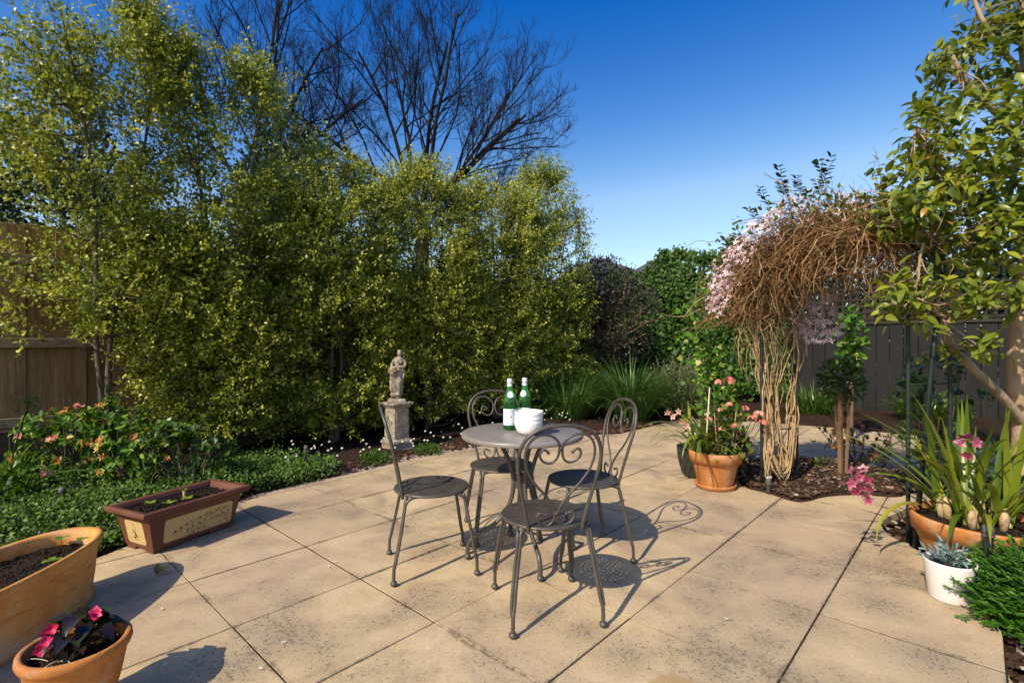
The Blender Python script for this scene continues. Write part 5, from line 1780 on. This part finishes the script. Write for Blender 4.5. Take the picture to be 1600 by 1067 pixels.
# feathery shoots against the sky
SP_, SD_ = [], []
for k in range(16):
    s_ = RNG.uniform(.05, .75); c, r = shell_pt(s_)
    p = c + np.array([0, 0, r * .9]) + VV * RNG.uniform(-.35, .2)
    d = unit(np.array([RNG.normal(-.25, .3), RNG.normal(0, .3), 1])); L = RNG.uniform(.14, .32)
    MB().tube(catmull([p, p + d * L * .6, p + d * L + np.array([.03, 0, -.02])], 3), .0018, 4).build('shoot', LM['rose'], vine)
    for q in range(7):
        for sg in (-1, 1):
            SP_.append(p + d * L * (.4 + .09 * q)); SD_.append(np.array([sg * .8, -.2, .25]) + RNG.normal(size=3) * .2)
SP_, SD_ = np.array(SP_), np.array(SD_)
tag(leaf_cloud('shoot_leaves', SP_, SD_, RNG.normal(size=SP_.shape) * .4 + np.array([0, -.3, 1]), .04 + .02 * RNG.random(len(SP_)), LEAF4, LM['hedge_dark'], vine), kind='stuff')

rose = thing('climbing_rose', 'fresh green climbing rose left of the vine canes', 'plant', (1.90, 4.62, 0))
m = MB(); LP = []
for k in range(18):
    a = random.uniform(0, 6.28)
    e = np.array([random.uniform(-.32, .25), random.uniform(-.2, .2), random.uniform(.8, 1.7)])
    P = catmull([(random.uniform(-.05, .05), random.uniform(-.05, .05), 0), (e[0] * .2, e[1] * .3, e[2] * .45), tuple(e)], 6)
    m.tube(P, np.linspace(.008, .003, len(P)), 5, False)
    for j in range(4, len(P)):
        for q in range(8):
            LP.append(P[j] + RNG.normal(size=3) * .075)
m.build('stems', LM['rose'], rose, True)
LP = np.array(LP)
tag(leaf_cloud('foliage', LP, RNG.normal(size=LP.shape) + np.array([-.3, -.2, .1]), RNG.normal(size=LP.shape) * .5 + np.array([-.3, -.5, .8]), RNG.uniform(.03, .06, len(LP)), IVY, LM['azalea'], rose, np.clip(RNG.normal(.5, .25, len(LP)), 0, 1)), kind='stuff')

# ================================================================== big orchid pot at the right
OX, OY = 2.50, 2.72
op = pot('terracotta_pot', 'wide shallow terracotta bowl of orchids at the right', 'pot', (OX, OY, -.03),
         [(.17, 0), (.19, 0), (.20, .01), (.262, .16), (.275, .205), (.292, .207), (.303, .285), (.30, .296), (.286, .298), (.278, .27), (.27, .24)], 'terracotta', 0, soil_z=.262, soil_r=.275)
ob = strap_plant('cymbidium', 'large orchid with broad strap leaves and magenta flowers at right', (OX + .0, OY + .02, .245), 58, (.42, .78), (.022, .038), LM['orchid'], el=(.8, 1.5), droop=(.3, 1.7), seed=8, spread=.13,
                 aim=[(3.35, .75, .78, 1.1), (3.1, .9, .8, 1.2), (2.9, .6, .7, .9), (4.0, .7, .55, 1.6), (3.6, .95, .62, 1.8), (4.6, .8, .5, 2.2), (3.8, .45, .5, 1.5), (3.3, .5, .52, 2.4), (2.6, 1.1, .75, .8), (4.3, 1.4, .62, .15), (4.0, 1.45, .68, .1), (3.6, 1.35, .6, .2)])
bulbs = MB()
for k in range(16):
    a = random.uniform(0, 6.28); r = random.uniform(.02, .16)
    bulbs.tube([(r * math.cos(a), r * math.sin(a), -.02), (r * math.cos(a) * 1.05, r * math.sin(a) * 1.05, .05), (r * math.cos(a) * 1.1, r * math.sin(a) * 1.1, random.uniform(.09, .15))], [.018, .022, .008], 8)
bulbs.build('pseudobulbs', MAT['vine'], ob, True)
for k, (px, py, dd) in enumerate([(1333, 735, 2.75), (1350, 733, 2.75), (1340, 745, 2.72), (1356, 748, 2.74), (1330, 755, 2.73), (1345, 760, 2.72), (1360, 762, 2.75), (1336, 767, 2.72), (1352, 771, 2.72), (1356, 780, 2.7),
                                  (1505, 680, 2.6), (1517, 678, 2.6), (1500, 692, 2.62), (1512, 710, 2.6), (1525, 690, 2.65)]):
    w = WP(px, py, dd) - np.array(ob.location)
    orchid_flower(w, (-.35, -.85, random.uniform(-.2, .3)), .034, ob, LM['orchidf'], random.random())
for a_, b_ in (((1345, 742, 2.75), (-.25, .1, .42)), ((1510, 688, 2.62), (.0, -.05, .25))):
    w = WP(*a_) - np.array(ob.location)
    MB().tube(catmull([(0, 0, 0), b_, tuple(w)], 6), .0035, 6).build('flower_stem', LM['orchid'], ob)
strap_plant('clivia', 'dark strap-leaved clump behind the orchid pot, by the tan trunk', (2.95, 3.15, 0), 46, (.45, .85), (.018, .03), LM['strap'], el=(.9, 1.5), droop=(.4, 1.6), seed=14, spread=.16, tints=(.0, .75))
strap_plant('clivia', 'dark strap leaves at the far right edge below the camellia', (3.15, 2.75, 0), 40, (.45, .8), (.02, .032), LM['strap'], el=(.7, 1.5), droop=(.4, 1.6), seed=15, spread=.15, tints=(.0, .7))

# white pot with silvery succulent
wp_ = pot('white_pot', 'small white tapered ceramic pot on the paving edge', 'pot', (2.06, 2.395, .001),
          [(.070, 0), (.078, 0), (.081, .006), (.100, .170), (.1005, .178), (.096, .180), (.094, .170), (.092, .14)], 'white_pot', 0, soil_z=.150, soil_r=.093)
sc_ = thing('succulent', 'silvery blue succulent tuft in the white pot', 'plant', (2.06, 2.395, .152))
n = 420
dirs = rnd_dirs(26, 1.0)
SPt, SDt = [], []
for d in dirs:
    d = unit(d * np.array([1, 1, .9])); L = random.uniform(.06, .115)
    for q in range(16):
        f = q / 15
        SPt.append(d * L * (.25 + .75 * f)); SDt.append(unit(d + RNG.normal(size=3) * .55))
SPt, SDt = np.array(SPt), np.array(SDt)
tag(leaf_cloud('foliage', SPt, SDt, RNG.normal(size=SPt.shape), .030 + .012 * RNG.random(len(SPt)), (NEEDLE[0] * np.array([1, 2.2, 1]), NEEDLE[1]), LM['silver'], sc_), kind='stuff')
m = MB()
for d in dirs: m.tube([(0, 0, -.01), tuple(unit(d * np.array([1, 1, .9])) * .06)], .003, 4)
m.build('stems', LM['silver'], sc_)

def ferny(label, loc, rx, ry, h, n, seed):
    t = thing('ferny_shrub', label, 'plant', loc)
    P, D, N = [], [], []
    rs_ = np.random.default_rng(seed)
    fr = MB()
    for k in range(n):
        a = rs_.uniform(0, 6.28); r = math.sqrt(rs_.random())
        b = np.array([rx * r * math.cos(a), ry * r * math.sin(a), h * (1 - .6 * r * r) * rs_.uniform(.55, 1.0)])
        d = unit(np.array([math.cos(a) * .8, math.sin(a) * .8, .45]) + rs_.normal(size=3) * .35)
        L = rs_.uniform(.06, .12)
        fr.tube([b, b + d * L], .001, 3, False)
        sd = unit(cross3(d, [0, 0, 1]))
        for q in range(9):
            f = .15 + .85 * q / 8
            for sg in (-1, 1):
                P.append(b + d * L * f); D.append(sd * sg * .9 + d * .6 + rs_.normal(size=3) * .15); N.append(np.array([-.2, -.3, 1]) + rs_.normal(size=3) * .25)
    for k in range(30):
        a = rs_.uniform(0, 6.28); r = rs_.random() * .8
        fr.tube([(0, 0, 0), (rx * r * math.cos(a), ry * r * math.sin(a), h * .6)], .003, 4, False)
    fr.build('stems', LM['fern'], t)
    P = np.array(P)
    tag(leaf_cloud('foliage', P, np.array(D), np.array(N), rs_.uniform(.018, .032, len(P)), (LEAF2[0] * np.array([1, .8, 1]), LEAF2[1]), LM['fern'], t, np.clip(rs_.normal(.5, .22, len(P)), 0, 1)), kind='stuff')
ferny('soft bright green ferny shrub spilling over the right paving edge', (2.42, 2.22, -.03), .36, .34, .26, 1500, 3)
ferny('ferny shrub trailing down over the lower right paving edge', (2.27, 1.93, -.04), .22, .24, .14, 520, 5)
rk = MB()
for (x, y, s_, lab) in ((1.98, 1.76, .05, 'small pale rock nearest the ferny shrub at lower right'), (2.12, 1.74, .08, 'largest pale rock at the lower right corner')):
    V = MB().sphere((x, y, -.02), s_, 9, 6, (1.2, .9, .6))
    for p in range(len(V.v)):
        q = Vector(V.v[p]); nn = noise.noise(q * 18) * .02; V.v[p] = (q.x + nn, q.y + nn, q.z + nn)
    o = V.build('rock', MAT['pebble'], None, True)
    tag(o, lab, 'rock', 'rocks along the right paving edge')

# ================================================================== grey riser pipes / stub lights
def riser(label, x, y, h, r, tagged=False):
    t = thing('sprinkler_riser', label, 'sprinkler', (x, y, -.03))
    MB().lathe([(r * .85, 0), (r * .85, h - .045), (r * 1.1, h - .042), (r * 1.1, h - .012), (r * .8, h), (.001, h + .003)], 16, cap0=True, cap1=False).build('pipe', MAT['pvc'], t, True)
    MB().lathe([(r * 1.25, h - .052), (r * 1.25, h - .044)], 16).build('ring', MAT['pvc'], t, True)
    if tagged:
        o = MB().box((.0, -.01, h + .005), (.045, .012, .012), .4).build('white_tie', MAT['white_pot'], t)
riser('grey riser pipe in the groundcover left of the stoneware planter', -3.2, 3.62, .20, .020)
x, y = G(478, 742); riser('tall grey riser pipe at the edge of the mulch bed', x, y, .30, .016)
riser('grey riser pipe in front of the big orchid pot', 2.265, 2.42, .365, .021)
x, y = G(1201, 771); riser('short grey riser pipe at the front of the arch bed', x, y, .16, .020, True)

# ================================================================== left bed: groundcover, shrubs
GCV = [(-2.36, 2.78), (-2.25, 3.25), (-2.05, 3.95), (-1.78, 4.28), (-1.55, 4.55), (-1.75, 4.85), (-2.2, 5.0), (-2.8, 5.2), (-3.4, 4.9), (-4.0, 4.5), (-4.7, 4.0), (-5.2, 3.3), (-4.6, 2.2), (-3.3, 1.5), (-2.75, 1.9), (-2.6, 2.3)]
n = 56000
Q = sample_poly(GCV, n)
P3 = np.stack([Q[:, 0], Q[:, 1], np.zeros(n)], 1)
hh = .05 + .16 * vnoise(P3, 1.7, 2.0) + .06 * vnoise(P3, 5.0, 7.0)
P3[:, 2] = -.02 + hh * RNG.random(n) ** .45
tag(leaf_cloud('groundcover', P3, rnd_dirs(n, .35), RNG.normal(size=(n, 3)) * .5 + np.array([-.35, -.4, 1]), RNG.uniform(.016, .036, n), (LEAF2[0] * np.array([1, 1.25, 1]), LEAF2[1]), LM['ground'], None, np.clip(RNG.normal(.42, .23, n), 0, 1)),
    'low creeping green groundcover filling the left bed', 'groundcover', kind='stuff')
C = [(p[0], p[1], p[2] + .02) for p in P3[RNG.choice(n, 130)]]
tag(flowers('groundcover_flowers', C, [(random.uniform(-.4, .4), -.5, 1)] * len(C), .010, leaf_mat('lilac_petal', [(0, (.20, .19, .38)), (1, (.42, .40, .60))], .2), None, 5, .2), 'tiny lilac flowers dotted through the groundcover', 'flowers', kind='stuff')

def shrub(name, label, loc, rx, rz_, zc, n, mat, leaf, fl=None, group=None, tpl=LEAF4, cl=9, cat='shrub'):
    t = thing(name, label, cat, loc, 0, group)
    m = MB(); P, D, N = [], [], []
    tips = []
    k = 0
    while k < n // cl:
        d = rnd_dirs(1, .25)[0]
        p = d * np.array([rx, rx, rz_]) * random.uniform(.6, 1.0) + np.array([0, 0, zc])
        if p[2] < .02: continue
        k += 1
        tips.append((p, d))
        if k % 3 == 0:
            m.tube(catmull([(0, 0, 0), tuple(p * np.array([.5, .5, .45]) + RNG.normal(size=3) * .02), tuple(p)], 3), np.linspace(.007, .003, 7), 4, False)
        for q in range(cl):
            a = 6.28 * q / cl + random.random()
            x = unit(cross3(d, [.3, .5, .8])); y = cross3(d, x)
            r_ = x * math.cos(a) + y * math.sin(a)
            P.append(p + d * random.uniform(-.04, .01)); D.append(r_ + d * random.uniform(.1, .9)); N.append(d + np.array([-.1, -.2, .6]) + RNG.normal(size=3) * .2)
    m.build('stems', MAT['bark'], t, True)
    P = np.array(P)
    tag(leaf_cloud('foliage', P, np.array(D), np.array(N), leaf * RNG.uniform(.7, 1.2, len(P)), tpl, mat, t, np.clip(RNG.normal(.5, .25, len(P)), 0, 1)), kind='stuff')
    if fl:
        for (fm, cnt, size, npet, zmin) in fl:
            cand = [q for q in tips if q[1][1] < .35 and q[0][2] > zmin]
            for (p, d) in random.sample(cand, min(cnt, len(cand))):
                mm = MB()
                for q in range(4):
                    V, F = flower_V(p + d * .025 + RNG.normal(size=3) * size * .45, d + np.array([0, -.4, .2]) + RNG.normal(size=3) * .4, size * random.uniform(.8, 1.2), npet, .45, 1.1)
                    mm.add(V, F, random.random() * .98 + .011)
                mm.build('flower_cluster', LM[fm], t)
    return t
shrub('azalea', 'azalea with coral pink and faded orange flowers against the fence', (-3.68, 4.25, 0), .40, .32, .36, 900, LM['azalea'], .062, [('redpink', 6, .030, 5, .2), ('orange', 13, .026, 4, .1)])
shrub('azalea', 'bright green leafy azalea rising beside the pink flowers', (-3.38, 4.30, 0), .25, .28, .46, 520, LM['azalea'], .06, [('orange', 3, .022, 4, .1)])
shrub('azalea', 'smaller azalea with orange flowers right of the pink one', (-3.02, 4.15, 0), .36, .25, .32, 700, LM['azalea'], .055, [('orange', 12, .026, 4, .1), ('redpink', 3, .022, 4, .1)])
shrub('mock_orange', 'glossy green shrub with a few white flowers behind the planter', (-2.58, 4.05, 0), .38, .28, .34, 760, LM['citrus'], .062, [('white', 5, .018, 5, .3)])
ag = strap_plant('agapanthus', 'agapanthus clump with broad green leaves at the left edge', (-3.74, 3.74, 0), 34, (.45, .75), (.028, .042), LM['strap'], el=(.6, 1.4), droop=(.6, 2.0), seed=21, spread=.12, tints=(.2, .7))
tipw = WP(45, 628, 3.8) - np.array(ag.location)
MB().tube(catmull([(.02, 0, 0), tuple(tipw * .5 + np.array([-.02, 0, 0])), tuple(tipw)], 5), .005, 6).build('flower_stem', LM['strap'], ag)
hd = MB()
for k in range(44):
    d = rnd_dirs(1, .25)[0]
    hd.tube([tuple(tipw), tuple(tipw + d * .055)], .0012, 3, False)
    hd.sphere(tuple(tipw + d * .058), .005, 5, 4, (1, 1, 1.5))
hd.build('seed_head', LM['rose'], ag)
strap_plant('grass_tuft', 'thin bright blades of grass sticking out of the groundcover', (-3.05, 3.55, .05), 9, (.22, .4), (.006, .010), LM['orchid'], el=(.5, 1.2), droop=(.2, 1.2), seed=31, spread=.12)
x, y = G(445, 752); strap_plant('grass_tuft', 'pale grass blades beside the tall grey riser pipe', (x, y + .15, 0), 6, (.2, .32), (.007, .010), LM['orchid'], az=(4.8, 7.4), el=(1.0, 1.35), droop=(.3, 1.0), seed=33, spread=.03)

def daisy(label, px, py, r, n, nf, seed):
    x, y = G(px, py)
    t = thing('daisy_clump', label, 'plant', (x, y, -.01), 0, 'white daisies in the mulch bed')
    rs_ = np.random.default_rng(seed)
    d = unit(rs_.normal(size=(n, 3)) + np.array([0, 0, .4])); d[:, 2] = np.abs(d[:, 2])
    P = d * (r * rs_.random(n) ** .5)[:, None] * np.array([1, 1, .75])
    tag(leaf_cloud('foliage', P, d + rs_.normal(size=(n, 3)) * .4, rs_.normal(size=(n, 3)) + np.array([0, -.3, .8]), rs_.uniform(.02, .04, n), (LEAF2[0] * np.array([1, .6, 1]), LEAF2[1]), LM['fern'], t), kind='stuff')
    C = [np.array([rs_.normal(0, r * 1.15), rs_.normal(0, r * .7), rs_.uniform(.55, 1.35) * r + .03]) for k in range(nf)]
    st = MB()
    for c in C: st.tube([(c[0] * .5, c[1] * .5, .02), tuple(c)], .0012, 3, False)
    st.build('stems', LM['fern'], t)
    for c in C:
        V, F = flower_V(c, (rs_.uniform(-.5, .3), -.6, .7), .0125, 7, .1, 1.0)
        leaf_obj('flower', V, F, LM['white'], t, rs_.random())
daisy('white daisies round the tree base left of the statue', 508, 735, .17, 700, 14, 1)
daisy('white daisy clump just left of the pedestal', 585, 722, .17, 900, 13, 2)
daisy('low white daisies right of the pedestal', 668, 708, .16, 600, 12, 3)
daisy('white daisies showing beside the table edge, under the hedge', 745, 690, .16, 500, 9, 4)
daisy('white daisies near the patio corner behind the table', 862, 676, .18, 500, 12, 5)

# ================================================================== back bed: grass clumps, rosemary
def clump(name, label, loc, n, L, w, mat, seed, spread, group=None, nn=8):
    t = thing(name, label, 'plant', loc, 0, group)
    r_ = random.Random(seed); mb = MB()
    for k in range(n):
        a = r_.uniform(0, 6.28); rr = spread * math.sqrt(r_.random())
        V, F = strap_mesh((rr * math.cos(a), rr * math.sin(a), 0), a + r_.uniform(-.5, .5), r_.uniform(*L), r_.uniform(.85, 1.5), r_.uniform(.6, 2.1), r_.uniform(*w), .5, 0, 6)
        mb.add(V, F, min(.98, max(.02, r_.gauss(.5, .22))))
    tag(mb.build('blades', mat, t), kind='stuff')
    return t
clump('grass_clump', 'strappy green grass clump behind the right chair', (1.80, 7.7, -.02), 620, (.8, 1.25), (.012, .02), LM['lomandra'], 1, .22)
clump('grass_clump', 'smaller strappy clump left of the large one, under the hedge end', (.86, 7.75, -.02), 480, (.65, 1.05), (.011, .018), LM['lomandra'], 2, .22)
clump('grass_clump', 'strappy clump at the right flank, beside the rosemary', (2.5, 8.5, -.02), 380, (.6, .95), (.012, .018), LM['lomandra'], 6, .2)
clump('grass_clump', 'dark strappy clump below the grey fence, left of the staked rose', (4.95, 8.35, -.02), 420, (.4, .7), (.011, .017), LM['strap'], 3, .3)
clump('grass_clump', 'dark strappy clump at the grey fence, right of the staked rose', (6.2, 7.6, -.02), 420, (.4, .65), (.011, .017), LM['strap'], 4, .3)
clump('grass_clump', 'dark strappy clump at the grey fence behind the orchid leaves', (7.4, 6.7, -.02), 420, (.4, .65), (.011, .017), LM['strap'], 5, .3)
def rosemary():
    t = thing('rosemary', 'upright grey-green rosemary bush left of the geranium pot', 'bush', (2.78, 8.15, -.02))
    P, D = [], []; m = MB()
    for k in range(460):
        a = random.uniform(0, 6.28); r = math.sqrt(random.random())
        b = np.array([r * .42 * math.cos(a), r * .4 * math.sin(a), .1])
        d = unit(np.array([math.cos(a) * .35 * r, math.sin(a) * .35 * r, 1.0]) + RNG.normal(size=3) * .12)
        L = random.uniform(.5, .95) * (1 - .3 * r * r)
        m.tube([tuple(b * .5), tuple(b + d * L)], .002, 3, False)
        for q in range(34):
            P.append(b + d * L * (.15 + .85 * q / 33)); D.append(d * .9 + RNG.normal(size=3) * .75)
    m.build('stems', MAT['bark'], t)
    P = np.array(P)
    tag(leaf_cloud('foliage', P, np.array(D), RNG.normal(size=P.shape), RNG.uniform(.03, .05, len(P)), (NEEDLE[0] * np.array([1, 2.4, 1]), NEEDLE[1]), LM['rosemary'], t), kind='stuff')
rosemary()

# ================================================================== arch bed planting
RX, RY = G(1313, 745)
hs = bevel(MB().box((0, 0, .38), (.034, .034, .80)).build('timber_stake', MAT['stake'], None), .003, 1)
hs.location = (RX, RY, -.02); hs.rotation_euler = (R(-2), R(2.5), R(20)); tag(hs, 'square hardwood stake supporting the standard rose', 'stake')
hs2 = bevel(MB().box((0, 0, .36), (.02, .02, .74)).build('timber_stake', MAT['stake'], None), .002, 1)
hs2.location = (RX + .035, RY - .02, -.02); hs2.rotation_euler = (R(-1), R(3.5), R(5)); tag(hs2, 'thinner split stake tied beside the square hardwood stake', 'stake')
leafy_tree('standard_rose', 'small standard rose with a leafy head on a staked stem', (RX + .06, RY + .07, 0), 1.0, .17, .22, .86, 520, LM['rose'], .055, None, tpl=LEAF4, cat='rose', nz=.3, trunk='bark_red')
leafy_tree('ivy_column', 'trailing green ivy strand climbing above the standard rose', (4.05, 6.1, 0), 1.6, .17, .42, 1.22, 300, LM['azalea'], .065, None, tpl=IVY, cat='ivy', nz=.25, trunk='bark_red')
shrub('low_azalea', 'low bronze-leaved azalea with orange flowers behind the stake', (3.42, 5.02, 0), .42, .20, .22, 620, LM['dry'], .034, [('orange', 12, .022, 4, .1), ('redpink', 3, .02, 4, .1)])
shrub('low_azalea', 'low mixed green and bronze shrub right of the stake', (4.1, 4.55, 0), .36, .20, .22, 520, LM['rose'], .036, [('orange', 5, .02, 4, .1)])
shrub('small_shrub', 'tiny green plant at the middle of the arch bed', G(1285, 735) + (0.02,), .10, .07, .06, 120, LM['rose'], .03)
shrub('climbing_leaves', 'thin leafy stems rising behind the orchid by the fence', (3.3, 3.95, 0), .34, .55, .70, 360, LM['rose'], .055, None, tpl=IVY, cl=5)
leafy_tree('dead_shrub', 'bronze dead foliage between the geranium pot and the vine canes', (1.93, 4.38, 0), .5, .13, .2, .26, 420, LM['dry'], .05, None, cat='shrub', nz=.2, trunk='bark_red')

# ================================================================== mulch, gravel, petals, fallen leaf
def scatter_chips(name, label, pts, z, smin, smax, mat, flat=.45, kind='stuff', cat='mulch'):
    mb = MB()
    for x, y in pts:
        e = Matrix.Rotation(random.uniform(0, 6.28), 3, 'Z') @ Matrix.Rotation(random.uniform(-.5, .5), 3, 'X')
        s_ = random.uniform(smin, smax)
        mb.box((x, y, z + random.uniform(0, .018)), (s_ * random.uniform(1, 2.2), s_, s_ * flat), 0, random.random() * .98 + .011, mat=e)
    return tag(mb.build(name, mat), label, cat, kind=kind)
def chip_mat(name, stops):
    m = Mat(name, .9, .2)
    m.color(m.ramp(m.attr('tint'), stops)); return m.m
MAT['chip'] = chip_mat('bark_chip', [(0, (.03, .016, .010)), (.6, (.085, .045, .028)), (.9, (.16, .095, .06)), (1, (.30, .22, .16))])
MAT['chip_pale'] = chip_mat('pale_stone_chip', [(0, (.16, .13, .105)), (.6, (.36, .31, .26)), (1, (.48, .43, .38))])
bedL = [G(480, 752), G(560, 736), G(650, 714), G(720, 702), G(800, 689), G(900, 679), G(968, 676), G(1047, 656), (2.0, 8.6), (.6, 8.3), (-.6, 7.3), (-1.6, 6.4), (-2.4, 5.6), (-2.2, 5.1), (-1.9, 4.75)]
scatter_chips('bark_mulch', 'dark bark mulch under the hedge', sample_poly(bedL, 3600), .0, .012, .034, MAT['chip'])
scatter_chips('bark_mulch', 'dark bark mulch in the arch bed', sample_poly(BED, 1900), .03, .010, .026, MAT['chip'])
bed2 = [G(1378, 817), G(1430, 790), (3.3, 3.9), (3.4, 2.2), (2.5, 1.3), G(1579, 1062), G(1567, 985), G(1535, 945), G(1455, 873), G(1440, 863), G(1392, 837)]
scatter_chips('bark_mulch', 'bark mulch round the big orchid pot', sample_poly(bed2, 1500), -.035, .010, .03, MAT['chip'])
def edge_pts(poly, n, w):
    out = []
    seg = [(np.array(poly[i]), np.array(poly[i + 1])) for i in range(len(poly) - 1)]
    ln = np.array([np.linalg.norm(b - a) for a, b in seg]); ln /= ln.sum()
    for k in RNG.choice(len(seg), n, p=ln):
        a, b = seg[k]; d = unit(b - a); q = np.array([-d[1], d[0]])
        out.append(a + (b - a) * RNG.random() + q * abs(RNG.normal(0, w)))
    return out
scatter_chips('pale_gravel', 'pale gravel strip between paving and mulch bed', edge_pts([G(540, 741), G(650, 715), G(720, 703), G(800, 690), G(870, 683)], 3400, .13), -.03, .010, .026, MAT['chip_pale'], .7, cat='gravel')
scatter_chips('pale_gravel', 'pale petals and grit scattered over the arch bed', sample_poly(BED, 240), .040, .006, .014, MAT['chip_pale'], .4, cat='gravel')
scatter_chips('pale_gravel', 'pale grit in the mulch round the orchid pot', sample_poly(bed2, 260), -.018, .008, .018, MAT['chip_pale'], .5, cat='gravel')
fl = thing('fallen_leaf', 'curled yellow-green fallen leaf lying on the paving', 'leaf', (*G(253, 897), .004), .6)
V0, F0 = big_leaf(.9, -.5, 6, .7)
leaf_obj('leaf_blade', [(v[0] * .06 - .03, v[1] * .06, v[2] * .06 + .004) for v in V0], F0, LM['orchid'], fl, .97)
V0, F0 = big_leaf(.6, -.9, 6, .9)
leaf_obj('leaf_blade', [(v[1] * .05 - .02, v[0] * .045 - .01, v[2] * .05 + .006) for v in V0], F0, LM['dry'], fl, .95)
for (px, py, lab) in ((252, 953, 'white petal on the paving right of the trough'), (276, 1028, 'white petal beside the front pot shadow'), (407, 1046, 'white petal at the bottom edge, left of the table'), (442, 1005, 'white petal on the paving in the lower left'), (258, 1039, 'pale curled petal next to the front pot'),
                      (524, 879, 'white petal behind the left chair\'s rear leg'), (513, 886, 'small white petal left of the left chair'), (1135, 968, 'white petal right of the front chair shadow'), (1259, 824, 'white petal on the paving behind the stained slab'), (664, 789, 'white petal below the left chair seat'), (688, 788, 'white petal near the left chair front leg')):
    x, y = G(px, py)
    V, F = flower_V((0, 0, 0), (0, 0, 1), .011, 3, .4, 1.4)
    o = leaf_obj('fallen_petal', V, F, LM['white'], None, 1.0)
    o.location = (x, y, .004); o.rotation_euler = (0, 0, random.uniform(0, 6)); tag(o, lab, 'petal', 'petals fallen on the paving')
